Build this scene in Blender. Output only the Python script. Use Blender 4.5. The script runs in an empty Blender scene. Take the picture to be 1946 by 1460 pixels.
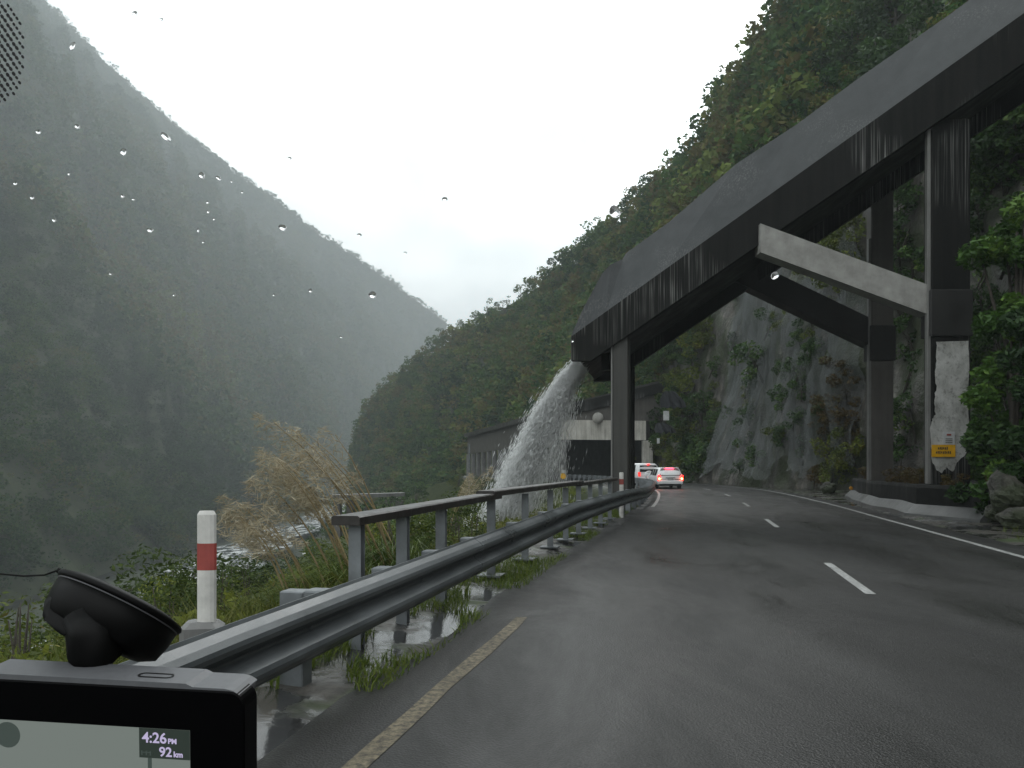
import bpy, math, random
import numpy as np
from mathutils import Vector, Matrix

scene = bpy.context.scene
R = math.radians
random.seed(7)
rng = np.random.default_rng(7)

# ------------------------------------------------------------------ camera
FPX, CX, HY, EYE = 1557.0, 973.0, 887.0, 1.4      # focal length, centre and horizon in photo pixels; eye height
cam_d = bpy.data.cameras.new("camera")
cam = bpy.data.objects.new("camera", cam_d)
scene.collection.objects.link(cam)
cam.location = (0, 0, EYE)
cam.rotation_euler = (R(90), 0, 0)
cam_d.sensor_width = 36.0
cam_d.lens = 36.0 * FPX / 1946.0
cam_d.shift_y = (HY - 730.0) / 1946.0
cam_d.clip_start = 0.02
cam_d.clip_end = 8000
scene.camera = cam

# ------------------------------------------------------------------ world, sun, exposure
world = bpy.data.worlds.new("World")
scene.world = world
world.use_nodes = True
wn, wl = world.node_tree.nodes, world.node_tree.links
wn.clear()
SUN_EL, SUN_AZ = R(38), R(8)
SKY_PEAK = 2.6
sky = wn.new("ShaderNodeTexSky"); sky.sky_type = 'NISHITA'; sky.sun_disc = False
sky.sun_elevation = SUN_EL; sky.sun_rotation = SUN_AZ
bg_sky = wn.new("ShaderNodeBackground"); bg_sky.inputs['Strength'].default_value = 0.10
wl.new(sky.outputs[0], bg_sky.inputs['Color'])
tc = wn.new("ShaderNodeTexCoord")
mp = wn.new("ShaderNodeMapping"); mp.inputs['Scale'].default_value = (1.0, 1.0, 1.7)
mp.inputs['Rotation'].default_value = (0, R(35), 0)
wl.new(tc.outputs['Generated'], mp.inputs['Vector'])
nz = wn.new("ShaderNodeTexNoise"); nz.inputs['Scale'].default_value = 2.6; nz.inputs['Detail'].default_value = 5
nz.inputs['Roughness'].default_value = 0.5
nz.inputs['Distortion'].default_value = 0.4
wl.new(mp.outputs[0], nz.inputs['Vector'])
cr = wn.new("ShaderNodeValToRGB")
cr.color_ramp.elements[0].position = 0.34; cr.color_ramp.elements[0].color = (0.69, 0.74, 0.755, 1)
cr.color_ramp.elements[1].position = 0.62; cr.color_ramp.elements[1].color = (1.10, 1.14, 1.13, 1)
wl.new(nz.outputs['Fac'], cr.inputs['Fac'])
# the cloud deck is thicker low down: a little greyer towards the horizon
sep = wn.new("ShaderNodeSeparateXYZ"); wl.new(tc.outputs['Generated'], sep.inputs[0])
mr = wn.new("ShaderNodeMapRange"); mr.inputs['From Min'].default_value = 0.0; mr.inputs['From Max'].default_value = 0.38
mr.inputs['To Min'].default_value = 0.42; mr.inputs['To Max'].default_value = 1.15
wl.new(sep.outputs['Z'], mr.inputs['Value'])
# the sun stands behind the cloud ahead: the deck glows round it and is dull overhead and behind
vdot = wn.new("ShaderNodeVectorMath"); vdot.operation = 'DOT_PRODUCT'
gd = Vector((math.sin(R(7)) * math.cos(R(27)), math.cos(R(7)) * math.cos(R(27)), math.sin(R(27))))
vdot.inputs[1].default_value = gd
vnm = wn.new("ShaderNodeVectorMath"); vnm.operation = 'NORMALIZE'
wl.new(tc.outputs['Generated'], vnm.inputs[0]); wl.new(vnm.outputs[0], vdot.inputs[0])
gl_ = wn.new("ShaderNodeMapRange"); gl_.interpolation_type = 'SMOOTHSTEP'
gl_.inputs['From Min'].default_value = 0.5; gl_.inputs['From Max'].default_value = 1.0
gl_.inputs['To Min'].default_value = 1.1; gl_.inputs['To Max'].default_value = SKY_PEAK
wl.new(vdot.outputs['Value'], gl_.inputs['Value'])
mulk = wn.new("ShaderNodeMath"); mulk.operation = 'MULTIPLY'
wl.new(mr.outputs[0], mulk.inputs[0]); wl.new(gl_.outputs[0], mulk.inputs[1])
bg_cl = wn.new("ShaderNodeBackground")
wl.new(cr.outputs[0], bg_cl.inputs['Color']); wl.new(mulk.outputs[0], bg_cl.inputs['Strength'])
mixs = wn.new("ShaderNodeMixShader"); mixs.inputs[0].default_value = 0.95
wl.new(bg_sky.outputs[0], mixs.inputs[1]); wl.new(bg_cl.outputs[0], mixs.inputs[2])
wo = wn.new("ShaderNodeOutputWorld"); wl.new(mixs.outputs[0], wo.inputs['Surface'])

sun_d = bpy.data.lights.new("sun", 'SUN'); sun_d.energy = 0.5; sun_d.angle = R(25); sun_d.color = (1, 0.97, 0.93)
sun = bpy.data.objects.new("sun", sun_d); scene.collection.objects.link(sun)
sdir = Vector((math.sin(SUN_AZ) * math.cos(SUN_EL), math.cos(SUN_AZ) * math.cos(SUN_EL), math.sin(SUN_EL)))
sun.rotation_euler = sdir.to_track_quat('Z', 'Y').to_euler()

vs = scene.view_settings
vs.view_transform = 'Standard'; vs.look = 'None'; vs.gamma = 1.0; vs.exposure = 0.3; vs.use_curve_mapping = False
scene.cycles.use_denoising = True
scene.cycles.max_bounces = 6; scene.cycles.diffuse_bounces = 4; scene.cycles.glossy_bounces = 3
scene.cycles.transmission_bounces = 4; scene.cycles.volume_bounces = 0; scene.cycles.transparent_max_bounces = 16
scene.cycles.caustics_reflective = False; scene.cycles.caustics_refractive = False
scene.cycles.sample_clamp_indirect = 4.0

# ------------------------------------------------------------------ helpers
OFF = -4.12                                 # the barrier's mean offset from the centre line
WL = {}                                     # world location of every root or part


def at(px, py, d):
    return np.array([(px - CX) / FPX * d, d, EYE + (HY - py) / FPX * d])


def tag(o, label=None, cat=None, group=None, kind=None):
    if label: o['label'] = label
    if cat: o['category'] = cat
    if group: o['group'] = group
    if kind: o['kind'] = kind
    return o


def empty(name, loc, label=None, cat=None, group=None):
    o = bpy.data.objects.new(name, None)
    o.empty_display_size = 0.3
    scene.collection.objects.link(o)
    o.location = loc
    WL[o.name] = np.array(loc, float)
    return tag(o, label, cat, group)


def make_mesh(name, verts, faces, mat, smooth=False, tint=None):
    me = bpy.data.meshes.new(name)
    V = np.asarray(verts, np.float32)
    if isinstance(faces, np.ndarray) and faces.ndim == 2:
        nf, k = faces.shape
        me.vertices.add(len(V)); me.vertices.foreach_set('co', V.ravel())
        me.loops.add(nf * k); me.loops.foreach_set('vertex_index', faces.astype(np.int32).ravel())
        me.polygons.add(nf)
        me.polygons.foreach_set('loop_start', np.arange(0, nf * k, k, dtype=np.int32))
        me.update(calc_edges=True)
    else:
        me.from_pydata([tuple(map(float, v)) for v in V], [], [tuple(int(i) for i in f) for f in faces])
    if tint is not None:
        a = me.attributes.new('tint', 'FLOAT', 'FACE')
        a.data.foreach_set('value', np.asarray(tint, np.float32))
    if smooth:
        me.polygons.foreach_set('use_smooth', np.ones(len(me.polygons), bool))
    if mat: me.materials.append(mat)
    me.update()
    return me


def obj(name, verts, faces, mat, parent=None, smooth=False, tint=None, loc=None):
    base = np.zeros(3) if parent is None else WL[parent.name]
    org = np.array(loc, float) if loc is not None else base
    V = np.asarray(verts, float) - org
    o = bpy.data.objects.new(name, make_mesh(name, V, faces, mat, smooth, tint))
    scene.collection.objects.link(o)
    if parent is not None: o.parent = parent
    o.location = org - base
    WL[o.name] = org
    return o


def copy_tree(o, parent=None):
    c = o.copy(); scene.collection.objects.link(c); c.parent = parent
    for ch in list(o.children):
        copy_tree(ch, c)
    return c


class MB:
    def __init__(self):
        self.v, self.f = [], []

    def add(self, V, F):
        n = len(self.v)
        self.v += [tuple(map(float, p)) for p in V]
        self.f += [tuple(i + n for i in q) for q in F]
        return self

    def hexa(self, b, t):
        """b, t: four points each, anticlockwise from above"""
        return self.add(list(b) + list(t), [(3, 2, 1, 0), (4, 5, 6, 7), (0, 1, 5, 4), (1, 2, 6, 5), (2, 3, 7, 6), (3, 0, 4, 7)])

    def box(self, c, sx, sy, sz, rot=0.0, M=None):
        c = np.array(c, float)
        P = np.array([[x, y, z] for z in (-.5, .5) for x, y in ((-.5, -.5), (.5, -.5), (.5, .5), (-.5, .5))]) * (sx, sy, sz)
        if M is not None: P = P @ np.array(M).T
        elif rot:
            cs, sn = math.cos(rot), math.sin(rot)
            P = P @ np.array([[cs, sn, 0], [-sn, cs, 0], [0, 0, 1]])
        P = P + c
        return self.hexa(P[:4], P[4:])

    def bbox(self, c, sx, sy, sz, bev=0.01, rot=0.0):
        """box with its vertical and top edges chamfered"""
        c = np.array(c, float); hx, hy, hz = sx / 2, sy / 2, sz / 2
        ring = lambda e: [(-hx + e + bev, -hy + e), (hx - e - bev, -hy + e), (hx - e, -hy + e + bev), (hx - e, hy - e - bev),
                          (hx - e - bev, hy - e), (-hx + e + bev, hy - e), (-hx + e, hy - e - bev), (-hx + e, -hy + e + bev)]
        V = [(x, y, -hz) for x, y in ring(0)] + [(x, y, hz - bev) for x, y in ring(0)] + [(x, y, hz) for x, y in ring(bev)]
        cs, sn = math.cos(rot), math.sin(rot)
        V = [(c[0] + x * cs - y * sn, c[1] + x * sn + y * cs, c[2] + z) for x, y, z in V]
        F = [tuple(range(7, -1, -1)), tuple(range(16, 24))]
        for k in (0, 8):
            F += [(k + i, k + (i + 1) % 8, k + 8 + (i + 1) % 8, k + 8 + i) for i in range(8)]
        return self.add(V, F)

    def tube(self, pts, radii, n=8, caps=True):
        pts = [np.array(p, float) for p in pts]
        if not hasattr(radii, '__len__'): radii = [radii] * len(pts)
        V, F = [], []
        up0 = np.array([0, 0, 1.0])
        for i, p in enumerate(pts):
            t = pts[min(i + 1, len(pts) - 1)] - pts[max(i - 1, 0)]
            t = t / (np.linalg.norm(t) + 1e-9)
            a = np.cross(t, up0 if abs(t[2]) < .9 else np.array([1.0, 0, 0])); a /= np.linalg.norm(a)
            b = np.cross(t, a)
            for k in range(n):
                an = 2 * math.pi * k / n
                V.append(p + radii[i] * (a * math.cos(an) + b * math.sin(an)))
        for i in range(len(pts) - 1):
            for k in range(n):
                F.append((i * n + k, i * n + (k + 1) % n, (i + 1) * n + (k + 1) % n, (i + 1) * n + k))
        if caps:
            F.append(tuple(range(n - 1, -1, -1))); m = (len(pts) - 1) * n
            F.append(tuple(range(m, m + n)))
        return self.add(V, F)

    def lathe(self, prof, c, axis, n=24):
        """prof: (radius, height) pairs along axis"""
        axis = np.array(axis, float); axis /= np.linalg.norm(axis)
        a = np.cross(axis, [0, 0, 1.0] if abs(axis[2]) < .9 else [1.0, 0, 0]); a /= np.linalg.norm(a)
        b = np.cross(axis, a); c = np.array(c, float)
        V = [c + axis * h + r * (a * math.cos(2 * math.pi * k / n) + b * math.sin(2 * math.pi * k / n)) for r, h in prof for k in range(n)]
        F = [(i * n + k, i * n + (k + 1) % n, (i + 1) * n + (k + 1) % n, (i + 1) * n + k) for i in range(len(prof) - 1) for k in range(n)]
        F += [tuple(range(n - 1, -1, -1)), tuple(range((len(prof) - 1) * n, len(prof) * n))]
        return self.add(V, F)

    def sweep(self, rows, closed_ring=False, cap=True):
        """rows: list of equal-length point lists (cross sections)"""
        n = len(rows[0]); V = [p for r in rows for p in r]; F = []
        m = n if closed_ring else n - 1
        for i in range(len(rows) - 1):
            for k in range(m):
                F.append((i * n + k, i * n + (k + 1) % n, (i + 1) * n + (k + 1) % n, (i + 1) * n + k))
        if closed_ring and cap:
            F.append(tuple(range(n - 1, -1, -1))); F.append(tuple(range((len(rows) - 1) * n, len(rows) * n)))
        return self.add(V, F)

    def build(self, name, mat, parent=None, smooth=False, loc=None):
        return obj(name, self.v, self.f, mat, parent, smooth, None, loc)


# ---- noise
def _hash(i, j, k, seed):
    h = (i * 374761393 + j * 668265263 + k * 2147483647 + seed * 1274126177) & 0xffffffff
    h = ((h ^ (h >> 13)) * 1274126177) & 0xffffffff
    return ((h ^ (h >> 16)) & 0xffff) / 65535.0


def vnoise(P, seed=0):
    P = np.asarray(P, float); i = np.floor(P).astype(np.int64); f = P - i; f = f * f * (3 - 2 * f)
    out = 0
    for a in (0, 1):
        for b in (0, 1):
            for c in (0, 1):
                w = (f[..., 0] if a else 1 - f[..., 0]) * (f[..., 1] if b else 1 - f[..., 1]) * (f[..., 2] if c else 1 - f[..., 2])
                out = out + w * _hash(i[..., 0] + a, i[..., 1] + b, i[..., 2] + c, seed)
    return out * 2 - 1


def fbm(P, octv=4, seed=0, gain=.5):
    P = np.asarray(P, float); s, a, t = 0, 1, 0
    for o in range(octv):
        s = s + a * vnoise(P * 2 ** o + 17.3 * o, seed + o); t += a; a *= gain
    return s / t


# ---- materials
def mat(name):
    m = bpy.data.materials.new(name); m.use_nodes = True
    nt = m.node_tree; p = nt.nodes['Principled BSDF']
    return m, nt, p


def nd(nt, typ, **kw):
    n = nt.nodes.new(typ)
    for k, v in kw.items():
        if k in n.inputs: n.inputs[k].default_value = v
        else: setattr(n, k, v)
    return n


def coords(nt, scale=(1, 1, 1)):
    t = nd(nt, 'ShaderNodeTexCoord'); m = nd(nt, 'ShaderNodeMapping')
    m.inputs['Scale'].default_value = scale
    nt.links.new(t.outputs['Object'], m.inputs['Vector'])
    return m.outputs[0]


def noise(nt, vec, scale, detail=4, rough=.55, dist=0.0):
    n = nd(nt, 'ShaderNodeTexNoise'); n.inputs['Scale'].default_value = scale
    n.inputs['Detail'].default_value = detail; n.inputs['Roughness'].default_value = rough
    n.inputs['Distortion'].default_value = dist
    nt.links.new(vec, n.inputs['Vector'])
    return n.outputs['Fac']


def ramp(nt, fac, stops):
    r = nd(nt, 'ShaderNodeValToRGB'); e = r.color_ramp.elements
    while len(e) < len(stops): e.new(0.5)
    for x, (p, c) in zip(e, stops):
        x.position = p; x.color = (*c, 1) if len(c) == 3 else c
    nt.links.new(fac, r.inputs['Fac'])
    return r.outputs['Color']


def mixc(nt, fac, a, b, mode='MIX'):
    m = nd(nt, 'ShaderNodeMix', data_type='RGBA', blend_type=mode)
    for sock, v in ((m.inputs['Factor'], fac), (m.inputs['A'], a), (m.inputs['B'], b)):
        pass
    ins = [m.inputs[0], m.inputs[6], m.inputs[7]]
    for s, v in zip(ins, (fac, a, b)):
        if hasattr(v, 'is_linked') or isinstance(v, bpy.types.NodeSocket): nt.links.new(v, s)
        else: s.default_value = (*v, 1) if isinstance(v, tuple) and len(v) == 3 else v
    return m.outputs[2]


def bump(nt, p, h, strength=.4, dist=.05):
    b = nd(nt, 'ShaderNodeBump'); b.inputs['Strength'].default_value = strength; b.inputs['Distance'].default_value = dist
    nt.links.new(h, b.inputs['Height']); nt.links.new(b.outputs[0], p.inputs['Normal'])


def simple(name, col, rough=.5, metal=0.0, spec=.5, var=.25, scale=6.0, bmp=0.0):
    m, nt, p = mat(name)
    v = coords(nt); n = noise(nt, v, scale, 5)
    lo = tuple(c * (1 - var) for c in col); hi = tuple(min(1, c * (1 + var)) for c in col)
    nt.links.new(ramp(nt, n, [(.3, lo), (.7, hi)]), p.inputs['Base Color'])
    p.inputs['Roughness'].default_value = rough; p.inputs['Metallic'].default_value = metal
    p.inputs['Specular IOR Level'].default_value = spec
    if bmp: bump(nt, p, noise(nt, v, scale * 4, 4), bmp, .02)
    return m


def emit(name, col, strength, base=(.05, .05, .05)):
    m, nt, p = mat(name)
    p.inputs['Base Color'].default_value = (*base, 1)
    p.inputs['Emission Color'].default_value = (*col, 1); p.inputs['Emission Strength'].default_value = strength
    return m


def foliage(name, stops, rough=.5, spec=.3):
    m, nt, p = mat(name)
    a = nd(nt, 'ShaderNodeAttribute', attribute_name='tint')
    oi = nd(nt, 'ShaderNodeObjectInfo')
    ad = nd(nt, 'ShaderNodeMath', operation='MULTIPLY_ADD'); ad.inputs[1].default_value = .35; ad.inputs[2].default_value = -.17
    nt.links.new(oi.outputs['Random'], ad.inputs[0])
    ad2 = nd(nt, 'ShaderNodeMath', operation='ADD'); nt.links.new(a.outputs['Fac'], ad2.inputs[0]); nt.links.new(ad.outputs[0], ad2.inputs[1])
    c = ramp(nt, ad2.outputs[0], stops)
    nt.links.new(c, p.inputs['Base Color'])
    p.inputs['Roughness'].default_value = rough; p.inputs['Specular IOR Level'].default_value = spec
    tr = nd(nt, 'ShaderNodeBsdfTranslucent'); nt.links.new(c, tr.inputs['Color'])
    mx = nd(nt, 'ShaderNodeMixShader'); mx.inputs[0].default_value = .25
    nt.links.new(p.outputs[0], mx.inputs[1]); nt.links.new(tr.outputs[0], mx.inputs[2])
    nt.links.new(mx.outputs[0], nt.nodes['Material Output'].inputs['Surface'])
    return m


def concrete(name, dark, light, streak=.5, rough=.6, lime=0.0, sc=1.0, bmp=.3):
    """wet stained concrete: mottled, with runs of damp and lime down the face"""
    m, nt, p = mat(name)
    v = coords(nt)
    n1 = noise(nt, v, 1.3 * sc, 6, .6)
    n2 = noise(nt, coords(nt, (5 * sc, 5 * sc, .35 * sc)), 1.0, 4, .6)
    f = nd(nt, 'ShaderNodeMath', operation='MULTIPLY_ADD'); f.inputs[1].default_value = streak
    nt.links.new(n2, f.inputs[0])
    g = nd(nt, 'ShaderNodeMath', operation='MULTIPLY'); g.inputs[1].default_value = 1 - streak
    nt.links.new(n1, g.inputs[0]); nt.links.new(g.outputs[0], f.inputs[2])
    c = ramp(nt, f.outputs[0], [(.33, dark), (.68, light)])
    if lime:
        n3 = noise(nt, coords(nt, (22, 22, .25)), 1.0, 3, .7)
        n4 = noise(nt, v, .35, 2)
        k = ramp(nt, n3, [(.50, (0, 0, 0)), (.68, (1, 1, 1))]); k2 = ramp(nt, n4, [(.50, (0, 0, 0)), (.66, (1, 1, 1))])
        mm = nd(nt, 'ShaderNodeMath', operation='MULTIPLY'); nt.links.new(k, mm.inputs[0]); nt.links.new(k2, mm.inputs[1])
        mm2 = nd(nt, 'ShaderNodeMath', operation='MULTIPLY'); mm2.inputs[1].default_value = lime; nt.links.new(mm.outputs[0], mm2.inputs[0])
        c = mixc(nt, mm2.outputs[0], c, (.34, .34, .325))
        p.inputs['Specular IOR Level'].default_value = .2
    nt.links.new(c, p.inputs['Base Color'])
    nt.links.new(ramp(nt, n1, [(.3, (max(.05, rough - .18),) * 3), (.7, (min(1, rough + .12),) * 3)]), p.inputs['Roughness'])
    bump(nt, p, noise(nt, v, 9, 7, .65), bmp, .02)
    return m


# road: wet chip-seal asphalt
M = {}
m, nt, p = mat('wet_asphalt')
v = coords(nt)
big = noise(nt, coords(nt, (.5, .12, 1)), 1.0, 5, .6)
fine = noise(nt, v, 60, 3, .7)
c = ramp(nt, big, [(.38, (.003, .0031, .0030)), (.5, (.0145, .0148, .0142)), (.62, (.038, .0385, .0375))])
c = mixc(nt, .5, c, ramp(nt, fine, [(.3, (.008, .008, .0075)), (.72, (.058, .058, .056))]))
nt.links.new(c, p.inputs['Base Color'])
la = nd(nt, 'ShaderNodeAttribute', attribute_name='lane')
ab = nd(nt, 'ShaderNodeMath', operation='ABSOLUTE'); nt.links.new(la.outputs['Fac'], ab.inputs[0])
ph_ = nd(nt, 'ShaderNodeMath', operation='MULTIPLY_ADD'); ph_.inputs[1].default_value = 2 * math.pi / 1.6; ph_.inputs[2].default_value = -.95 * 2 * math.pi / 1.6
nt.links.new(ab.outputs[0], ph_.inputs[0])
co = nd(nt, 'ShaderNodeMath', operation='COSINE'); nt.links.new(ph_.outputs[0], co.inputs[0])
wt = nd(nt, 'ShaderNodeMath', operation='MULTIPLY_ADD'); wt.inputs[1].default_value = -.07; nt.links.new(co.outputs[0], wt.inputs[0])
rr_ = nd(nt, 'ShaderNodeMapRange'); rr_.inputs['From Min'].default_value = .33; rr_.inputs['From Max'].default_value = .67
rr_.inputs['To Min'].default_value = .32; rr_.inputs['To Max'].default_value = .66
nt.links.new(noise(nt, coords(nt, (.9, .3, 1)), 1.0, 7, .7, .5), rr_.inputs['Value']); nt.links.new(rr_.outputs[0], wt.inputs[2])
nt.links.new(wt.outputs[0], p.inputs['Roughness'])
p.inputs['Specular IOR Level'].default_value = .20
vor = nd(nt, 'ShaderNodeTexVoronoi'); vor.inputs['Scale'].default_value = 75; nt.links.new(v, vor.inputs['Vector'])
bump(nt, p, vor.outputs['Distance'], .28, .008)
M['road'] = m


def paint(name, col, worn):
    m, nt, p = mat(name); v = coords(nt)
    k = ramp(nt, noise(nt, v, 22, 5, .7), [(.5 - worn, (0, 0, 0)), (.62, (1, 1, 1))])
    k2 = ramp(nt, noise(nt, v, 2.2, 3), [(.3, (.6,) * 3), (.7, (1,) * 3)])
    nt.links.new(mixc(nt, k, (.10, .095, .085), mixc(nt, 1.0, col, k2, 'MULTIPLY')), p.inputs['Base Color'])
    p.inputs['Roughness'].default_value = .4
    return m


M['line_white'] = paint('white_road_paint', (.62, .63, .62), .22)
M['line_tan'] = paint('worn_muddy_paint', (.23, .195, .13), .12)
M['line_tan'].node_tree.nodes['Mix.001'].inputs[6].default_value = (.04, .036, .028, 1)
M['line_tan'].node_tree.nodes['Principled BSDF'].inputs['Roughness'].default_value = .65
M['line_tan'].node_tree.nodes['Principled BSDF'].inputs['Specular IOR Level'].default_value = .2

# verge: mud, puddles and moss
m, nt, p = mat('muddy_verge'); v = coords(nt)
n1 = noise(nt, v, 1.1, 5, .6); n2 = noise(nt, v, 9, 4, .6)
c = ramp(nt, n2, [(.3, (.022, .021, .018)), (.7, (.085, .078, .066))])
c = mixc(nt, ramp(nt, noise(nt, v, .8, 4), [(.50, (0, 0, 0)), (.60, (1, 1, 1))]), c, (.035, .055, .014))
wet = ramp(nt, n1, [(.46, (1, 1, 1)), (.56, (0, 0, 0))])
c = mixc(nt, wet, c, (.03, .03, .03))
bk_ = nd(nt, 'ShaderNodeAttribute', attribute_name='bank')
c = mixc(nt, bk_.outputs['Fac'], c, ramp(nt, noise(nt, v, 1.5, 5), [(.3, (.014, .020, .008)), (.7, (.04, .052, .018))]))
nt.links.new(c, p.inputs['Base Color'])
nt.links.new(mixc(nt, bk_.outputs['Fac'], ramp(nt, n1, [(.46, (.10,) * 3), (.58, (.7,) * 3)]), (.95, .95, .95)), p.inputs['Roughness'])
spk = nd(nt, 'ShaderNodeMath', operation='MULTIPLY_ADD'); spk.inputs[1].default_value = -.45; spk.inputs[2].default_value = .5
nt.links.new(bk_.outputs['Fac'], spk.inputs[0]); nt.links.new(spk.outputs[0], p.inputs['Specular IOR Level'])
bb = nd(nt, 'ShaderNodeBump'); bb.inputs['Distance'].default_value = .03
st = ramp(nt, n1, [(.46, (.06, .06, .06)), (.56, (.7, .7, .7))]); nt.links.new(st, bb.inputs['Strength'])
nt.links.new(n2, bb.inputs['Height']); nt.links.new(bb.outputs[0], p.inputs['Normal'])
M['verge'] = m

M['hill'] = simple('forest_floor', (.028, .036, .018), .9, 0, .2, .5, .2)
M['floor'] = simple('valley_scrub_floor', (.034, .044, .024), .8, 0, .3, .4, .3)

# cliff rock: grey brown with damp streaks and moss
m, nt, p = mat('wet_rock'); v = coords(nt)
n1 = noise(nt, v, .55, 7, .65, .6); n2 = noise(nt, coords(nt, (1.4, 1.4, .25)), 1.0, 5, .6)
c = ramp(nt, n1, [(.30, (.032, .030, .027)), (.5, (.115, .105, .092)), (.70, (.26, .24, .21))])
c = mixc(nt, ramp(nt, n2, [(.42, (.75, .75, .75)), (.6, (0, 0, 0))]), c, (.026, .027, .024))
c = mixc(nt, ramp(nt, noise(nt, v, .33, 6, .6), [(.44, (0, 0, 0)), (.54, (.9, .9, .9))]), c, (.024, .036, .010))
nt.links.new(c, p.inputs['Base Color']); p.inputs['Roughness'].default_value = .55
bump(nt, p, noise(nt, v, 3.0, 7, .65), .8, .25)
M['rock'] = m

M['conc_dark'] = concrete('black_stained_concrete', (.0035, .004, .0036), (.015, .015, .014), .55, .8, .8)
M['conc_slab'] = concrete('wet_grey_concrete_slab', (.026, .029, .031), (.060, .064, .066), .3, .5, .35, .6, .12)
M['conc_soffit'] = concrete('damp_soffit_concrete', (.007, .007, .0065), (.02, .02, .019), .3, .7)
M['conc_pale'] = concrete('pale_concrete', (.22, .21, .19), (.42, .41, .38), .3, .7)
M['conc_pier'] = concrete('grey_brown_pier_concrete', (.060, .056, .050), (.125, .117, .107), .4, .6)
M['conc_sky_lit'] = concrete('sky_lit_side_concrete', (.13, .13, .122), (.26, .26, .25), .5, .6)  # pale tone carries the sky light on the left faces
M['conc_kerb'] = concrete('damp_grey_kerb', (.040, .041, .040), (.095, .097, .096), .3, .5)
M['conc_beige'] = concrete('beige_portal_concrete', (.36, .34, .30), (.72, .70, .64), .6, .7)
M['conc_grey'] = concrete('weathered_grey_concrete', (.10, .10, .098), (.24, .24, .235), .5, .6)
m, nt, p = mat('limewashed_concrete'); v = coords(nt)
c = ramp(nt, noise(nt, coords(nt, (1.2, 1.2, .8)), 1.6, 7, .7), [(.28, (.10, .10, .09)), (.42, (.34, .34, .32)), (.65, (.58, .58, .56))])
c = mixc(nt, ramp(nt, noise(nt, v, 7, 7, .7), [(.36, (.55, .55, .55)), (.48, (0, 0, 0))]), c, (.13, .127, .115))
nt.links.new(c, p.inputs['Base Color']); p.inputs['Roughness'].default_value = .7
M['white_wash'] = m
M['steel'] = concrete('weathered_galvanised_steel', (.055, .062, .066), (.135, .148, .155), .25, .42, 0, 1.0, .06)
M['steel'].node_tree.nodes['Principled BSDF'].inputs['Metallic'].default_value = .15
M['steel_post'] = simple('dull_galvanised_post', (.17, .185, .195), .55, .2, .5, .3, 5.0, .1)
M['timber'] = concrete('dark_weathered_timber', (.012, .011, .010), (.042, .037, .033), .2, .45, 0, 3.0)
M['white_plastic'] = simple('dirty_white_plastic', (.62, .61, .58), .45, 0, .5, .2, 9)
M['red'] = simple('red_reflector', (.32, .065, .055), .35, 0, .5, .2, 9)
M['yellow'] = simple('yellow_sign_paint', (.75, .40, .015), .5, 0, .4, .15, 5)
M['orange'] = simple('amber_reflector', (.75, .34, .02), .3, 0, .5, .05)
M['ink'] = simple('dark_ink', (.05, .045, .03), .6)
M['sign_white'] = simple('white_sign_sheet', (.55, .56, .56), .5, 0, .5, .1)
M['black'] = simple('black_plastic', (.0028, .0028, .0028), .5, 0, .16, .2, 40)
M['black_gloss'] = simple('glossy_black_bezel', (.0016, .0016, .002), .4, 0, .06, .1, 40)
M['grey_plastic'] = simple('grey_plastic_trim', (.105, .108, .115), .5, 0, .4, .08, 200)
M['bark'] = simple('damp_bark', (.055, .048, .040), .8, 0, .3, .4, 8, .4)
M['leaf_forest'] = foliage('beech_forest_leaves', [(0, (.014, .042, .018)), (.3, (.040, .098, .026)), (.55, (.085, .150, .034)), (.8, (.145, .115, .040)), (1, (.16, .21, .05))], .7, .1)
M['leaf_mountain'] = foliage('wet_mountain_bush', [(0, (.008, .024, .011)), (.3, (.024, .060, .018)), (.55, (.056, .098, .024)), (.8, (.105, .078, .030)), (1, (.115, .15, .038))], .7, .1)
M['leaf_dark'] = foliage('dark_broadleaf', [(0, (.018, .042, .014)), (.5, (.045, .095, .024)), (.85, (.085, .16, .034)), (1, (.13, .19, .04))], .5, .25)
M['leaf_fresh'] = foliage('fresh_green_leaves', [(0, (.026, .066, .014)), (.5, (.075, .16, .028)), (1, (.17, .27, .05))], .45, .25)
M['leaf_olive'] = foliage('olive_scrub_leaves', [(0, (.040, .055, .012)), (.5, (.10, .135, .022)), (.85, (.20, .225, .034)), (1, (.16, .115, .034))], .6, .2)
M['leaf_bank'] = foliage('bank_scrub_leaves', [(0, (.020, .036, .010)), (.5, (.060, .092, .020)), (.85, (.12, .15, .028)), (1, (.15, .13, .04))], .55, .2)
M['leaf_rust'] = foliage('rusty_fern_leaves', [(0, (.05, .040, .014)), (.45, (.11, .070, .02)), (.8, (.085, .085, .022)), (1, (.17, .10, .025))])
M['grass'] = foliage('wet_grass_blades', [(0, (.036, .062, .010)), (.5, (.090, .14, .020)), (1, (.17, .20, .038))])
M['straw'] = foliage('straw_stems', [(0, (.15, .12, .060)), (.5, (.26, .20, .10)), (1, (.38, .30, .16))])
M['plume'] = foliage('tan_plume', [(0, (.28, .235, .15)), (.5, (.42, .365, .255)), (1, (.56, .51, .39))], .8, .1)

# ------------------------------------------------------------------ the road's line
ctrl = np.array([(-16, -80), (-7, -40), (1.95, 0), (3.93, 8.97), (6.96, 22.7), (8.9, 31.5), (11.0, 42.7), (12.0, 50.5), (12.3, 58),
                 (11.6, 70), (9.4, 85), (5.5, 100), (-1, 122), (-10, 150), (-22, 185), (-35, 220)], float)


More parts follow.
